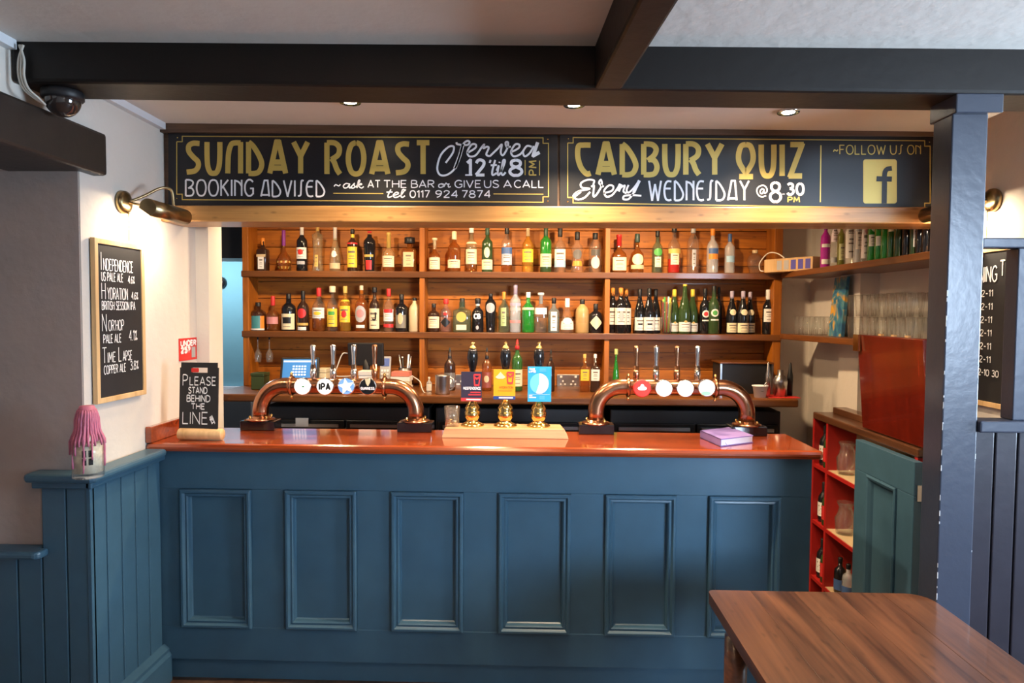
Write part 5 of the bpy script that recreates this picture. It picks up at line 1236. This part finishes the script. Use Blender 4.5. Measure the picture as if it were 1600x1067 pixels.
MB().tube(smooth([(p.x-.046,1.24,ZCt+hb*.9),(p.x,1.20,ZCt+hb*.55),(p.x+.046,1.24,ZCt+hb*.9)]), .0025, 6).build('handle', M_steel, bk)
MB().tube([(p.x+.0,1.24,ZCt+.02),(p.x+.06,1.25,ZCt+hb+.06)], .003, 6).build('spoon', M_steel, bk)
p = at(1219, 605, 1.27); hs = at(1219, 578, 1.27).z-ZCt
sh = root('cocktail_shaker', (p.x, 1.27, ZCt), 'steel cocktail shaker on a red mat at the right end', 'shaker')
MB().lathe([(0,0.004),(.036,.004),(.043,hs*.55),(.043,hs*.6),(.03,hs*.78),(.018,hs*.82),(.018,hs),(0,hs)], (p.x,1.27,ZCt), 24).build('body', M_steel, sh)
tag(MB().box(p.x-.09, p.x+.10, 1.20, 1.36, ZCt, ZCt+.004).build('bar_mat', M_redl), 'red bar mat under the cocktail shaker', 'mat')
for i, dx in enumerate((.075, -.055)):
    tag(MB().lathe([(0,0),(.016,0),(.018,.12),(.012,.15),(.006,.2),(0,.21)], (p.x+dx,1.31+.02*i,ZCt+.004), 14).build('bar_tool', [M_blackm, M_steel][i]), ['black muddler to the right of the cocktail shaker','steel measure to the left of the cocktail shaker'][i], 'bar tool')
# white card on the fridge, small steel ball jug on the work shelf
q0, q1 = at(462, 666, 1.23), at(482, 653, 1.23)
tag(MB().box(q0.x, q1.x, 1.228, 1.232, q0.z, q1.z).build('notice_card', mat('card_white', (.7,.66,.58), .6)), 'small white card stuck to the fridge under the back counter', 'card')

# unseen pendant bowl, added above the camera's view to warm the ceiling
pd = root('added_pendant', (-.25, -2.15, 2.2), 'unseen brass pendant bowl added to throw warm light on the ceiling', 'pendant lamp')
MB().tube([(-.25,-2.15,zc(-.25,-2.15)),(-.25,-2.15,2.31)], .004, 8).build('cord', M_blackm, pd)
MB().lathe([(0,2.24),(.05,2.25),(.09,2.275),(.12,2.31),(.117,2.31),(.087,2.278),(.048,2.254),(0,2.246)], (-.25,-2.15,0), 24, cap=False).build('shade', M_abrass, pd)
MB().lathe([(0,2.255),(.02,2.26),(.03,2.28),(.018,2.305),(0,2.31)], (-.25,-2.15,0), 16).build('bulb', mat('bulb_glow', (1,.8,.55)), pd)
light('added_pendant_light', 'SPOT', (-.25,-2.15,2.32), 62, (1,.62,.36), target=(-.25,-2.15,3), spot=165, blend=.5, radius=.04)

# ------------------------------------------------------------------ table in the foreground
tb = root('pub_table', (1.0, -1.4, 0), 'worn dark wooden plank-topped pub table in the foreground', 'table')
X0, X1, YF, YN = .605, 1.332, -.70, -1.95
nP = 5; wp = (X1-X0)/nP
for i in range(nP):
    a, b_ = X0+i*wp, X0+(i+1)*wp
    poly = [(a,YN),(b_-.0008,YN)]
    if i == nP-1: poly += [(b_-.07+.07*math.cos(math.radians(t)), YF-.07+.07*math.sin(math.radians(t))) for t in range(0,91,15)]
    else: poly += [(b_-.0008,YF)]
    if i == 0: poly += [(a+.02-.02*math.sin(math.radians(t)), YF-.02+.02*math.cos(math.radians(t))) for t in range(0,91,30)]
    else: poly += [(a,YF)]
    MB().prism(poly, lambda u_,v_,d: (u_,v_,d), .712, .75).build('plank', M_tablew, tb, bev=.0012)
for x in (X0+.07, X1-.07):
    for y in (YN+.08, YF-.10): MB().lathe([(0,0),(.02,0),(.028,.1),(.034,.3),(.026,.34),(.036,.38),(.036,.64),(0,.64)], (x,y,0), 16).build('leg', M_tablew, tb)
mb = MB().box(X0+.06, X1-.06, YF-.115, YF-.09, .63, .712).box(X0+.06, X1-.06, YN+.065, YN+.09, .63, .712).box(X0+.06, X0+.085, YN+.07, YF-.1, .63, .712).box(X1-.085, X1-.06, YN+.07, YF-.1, .63, .712)
mb.build('apron', M_tablew, tb)
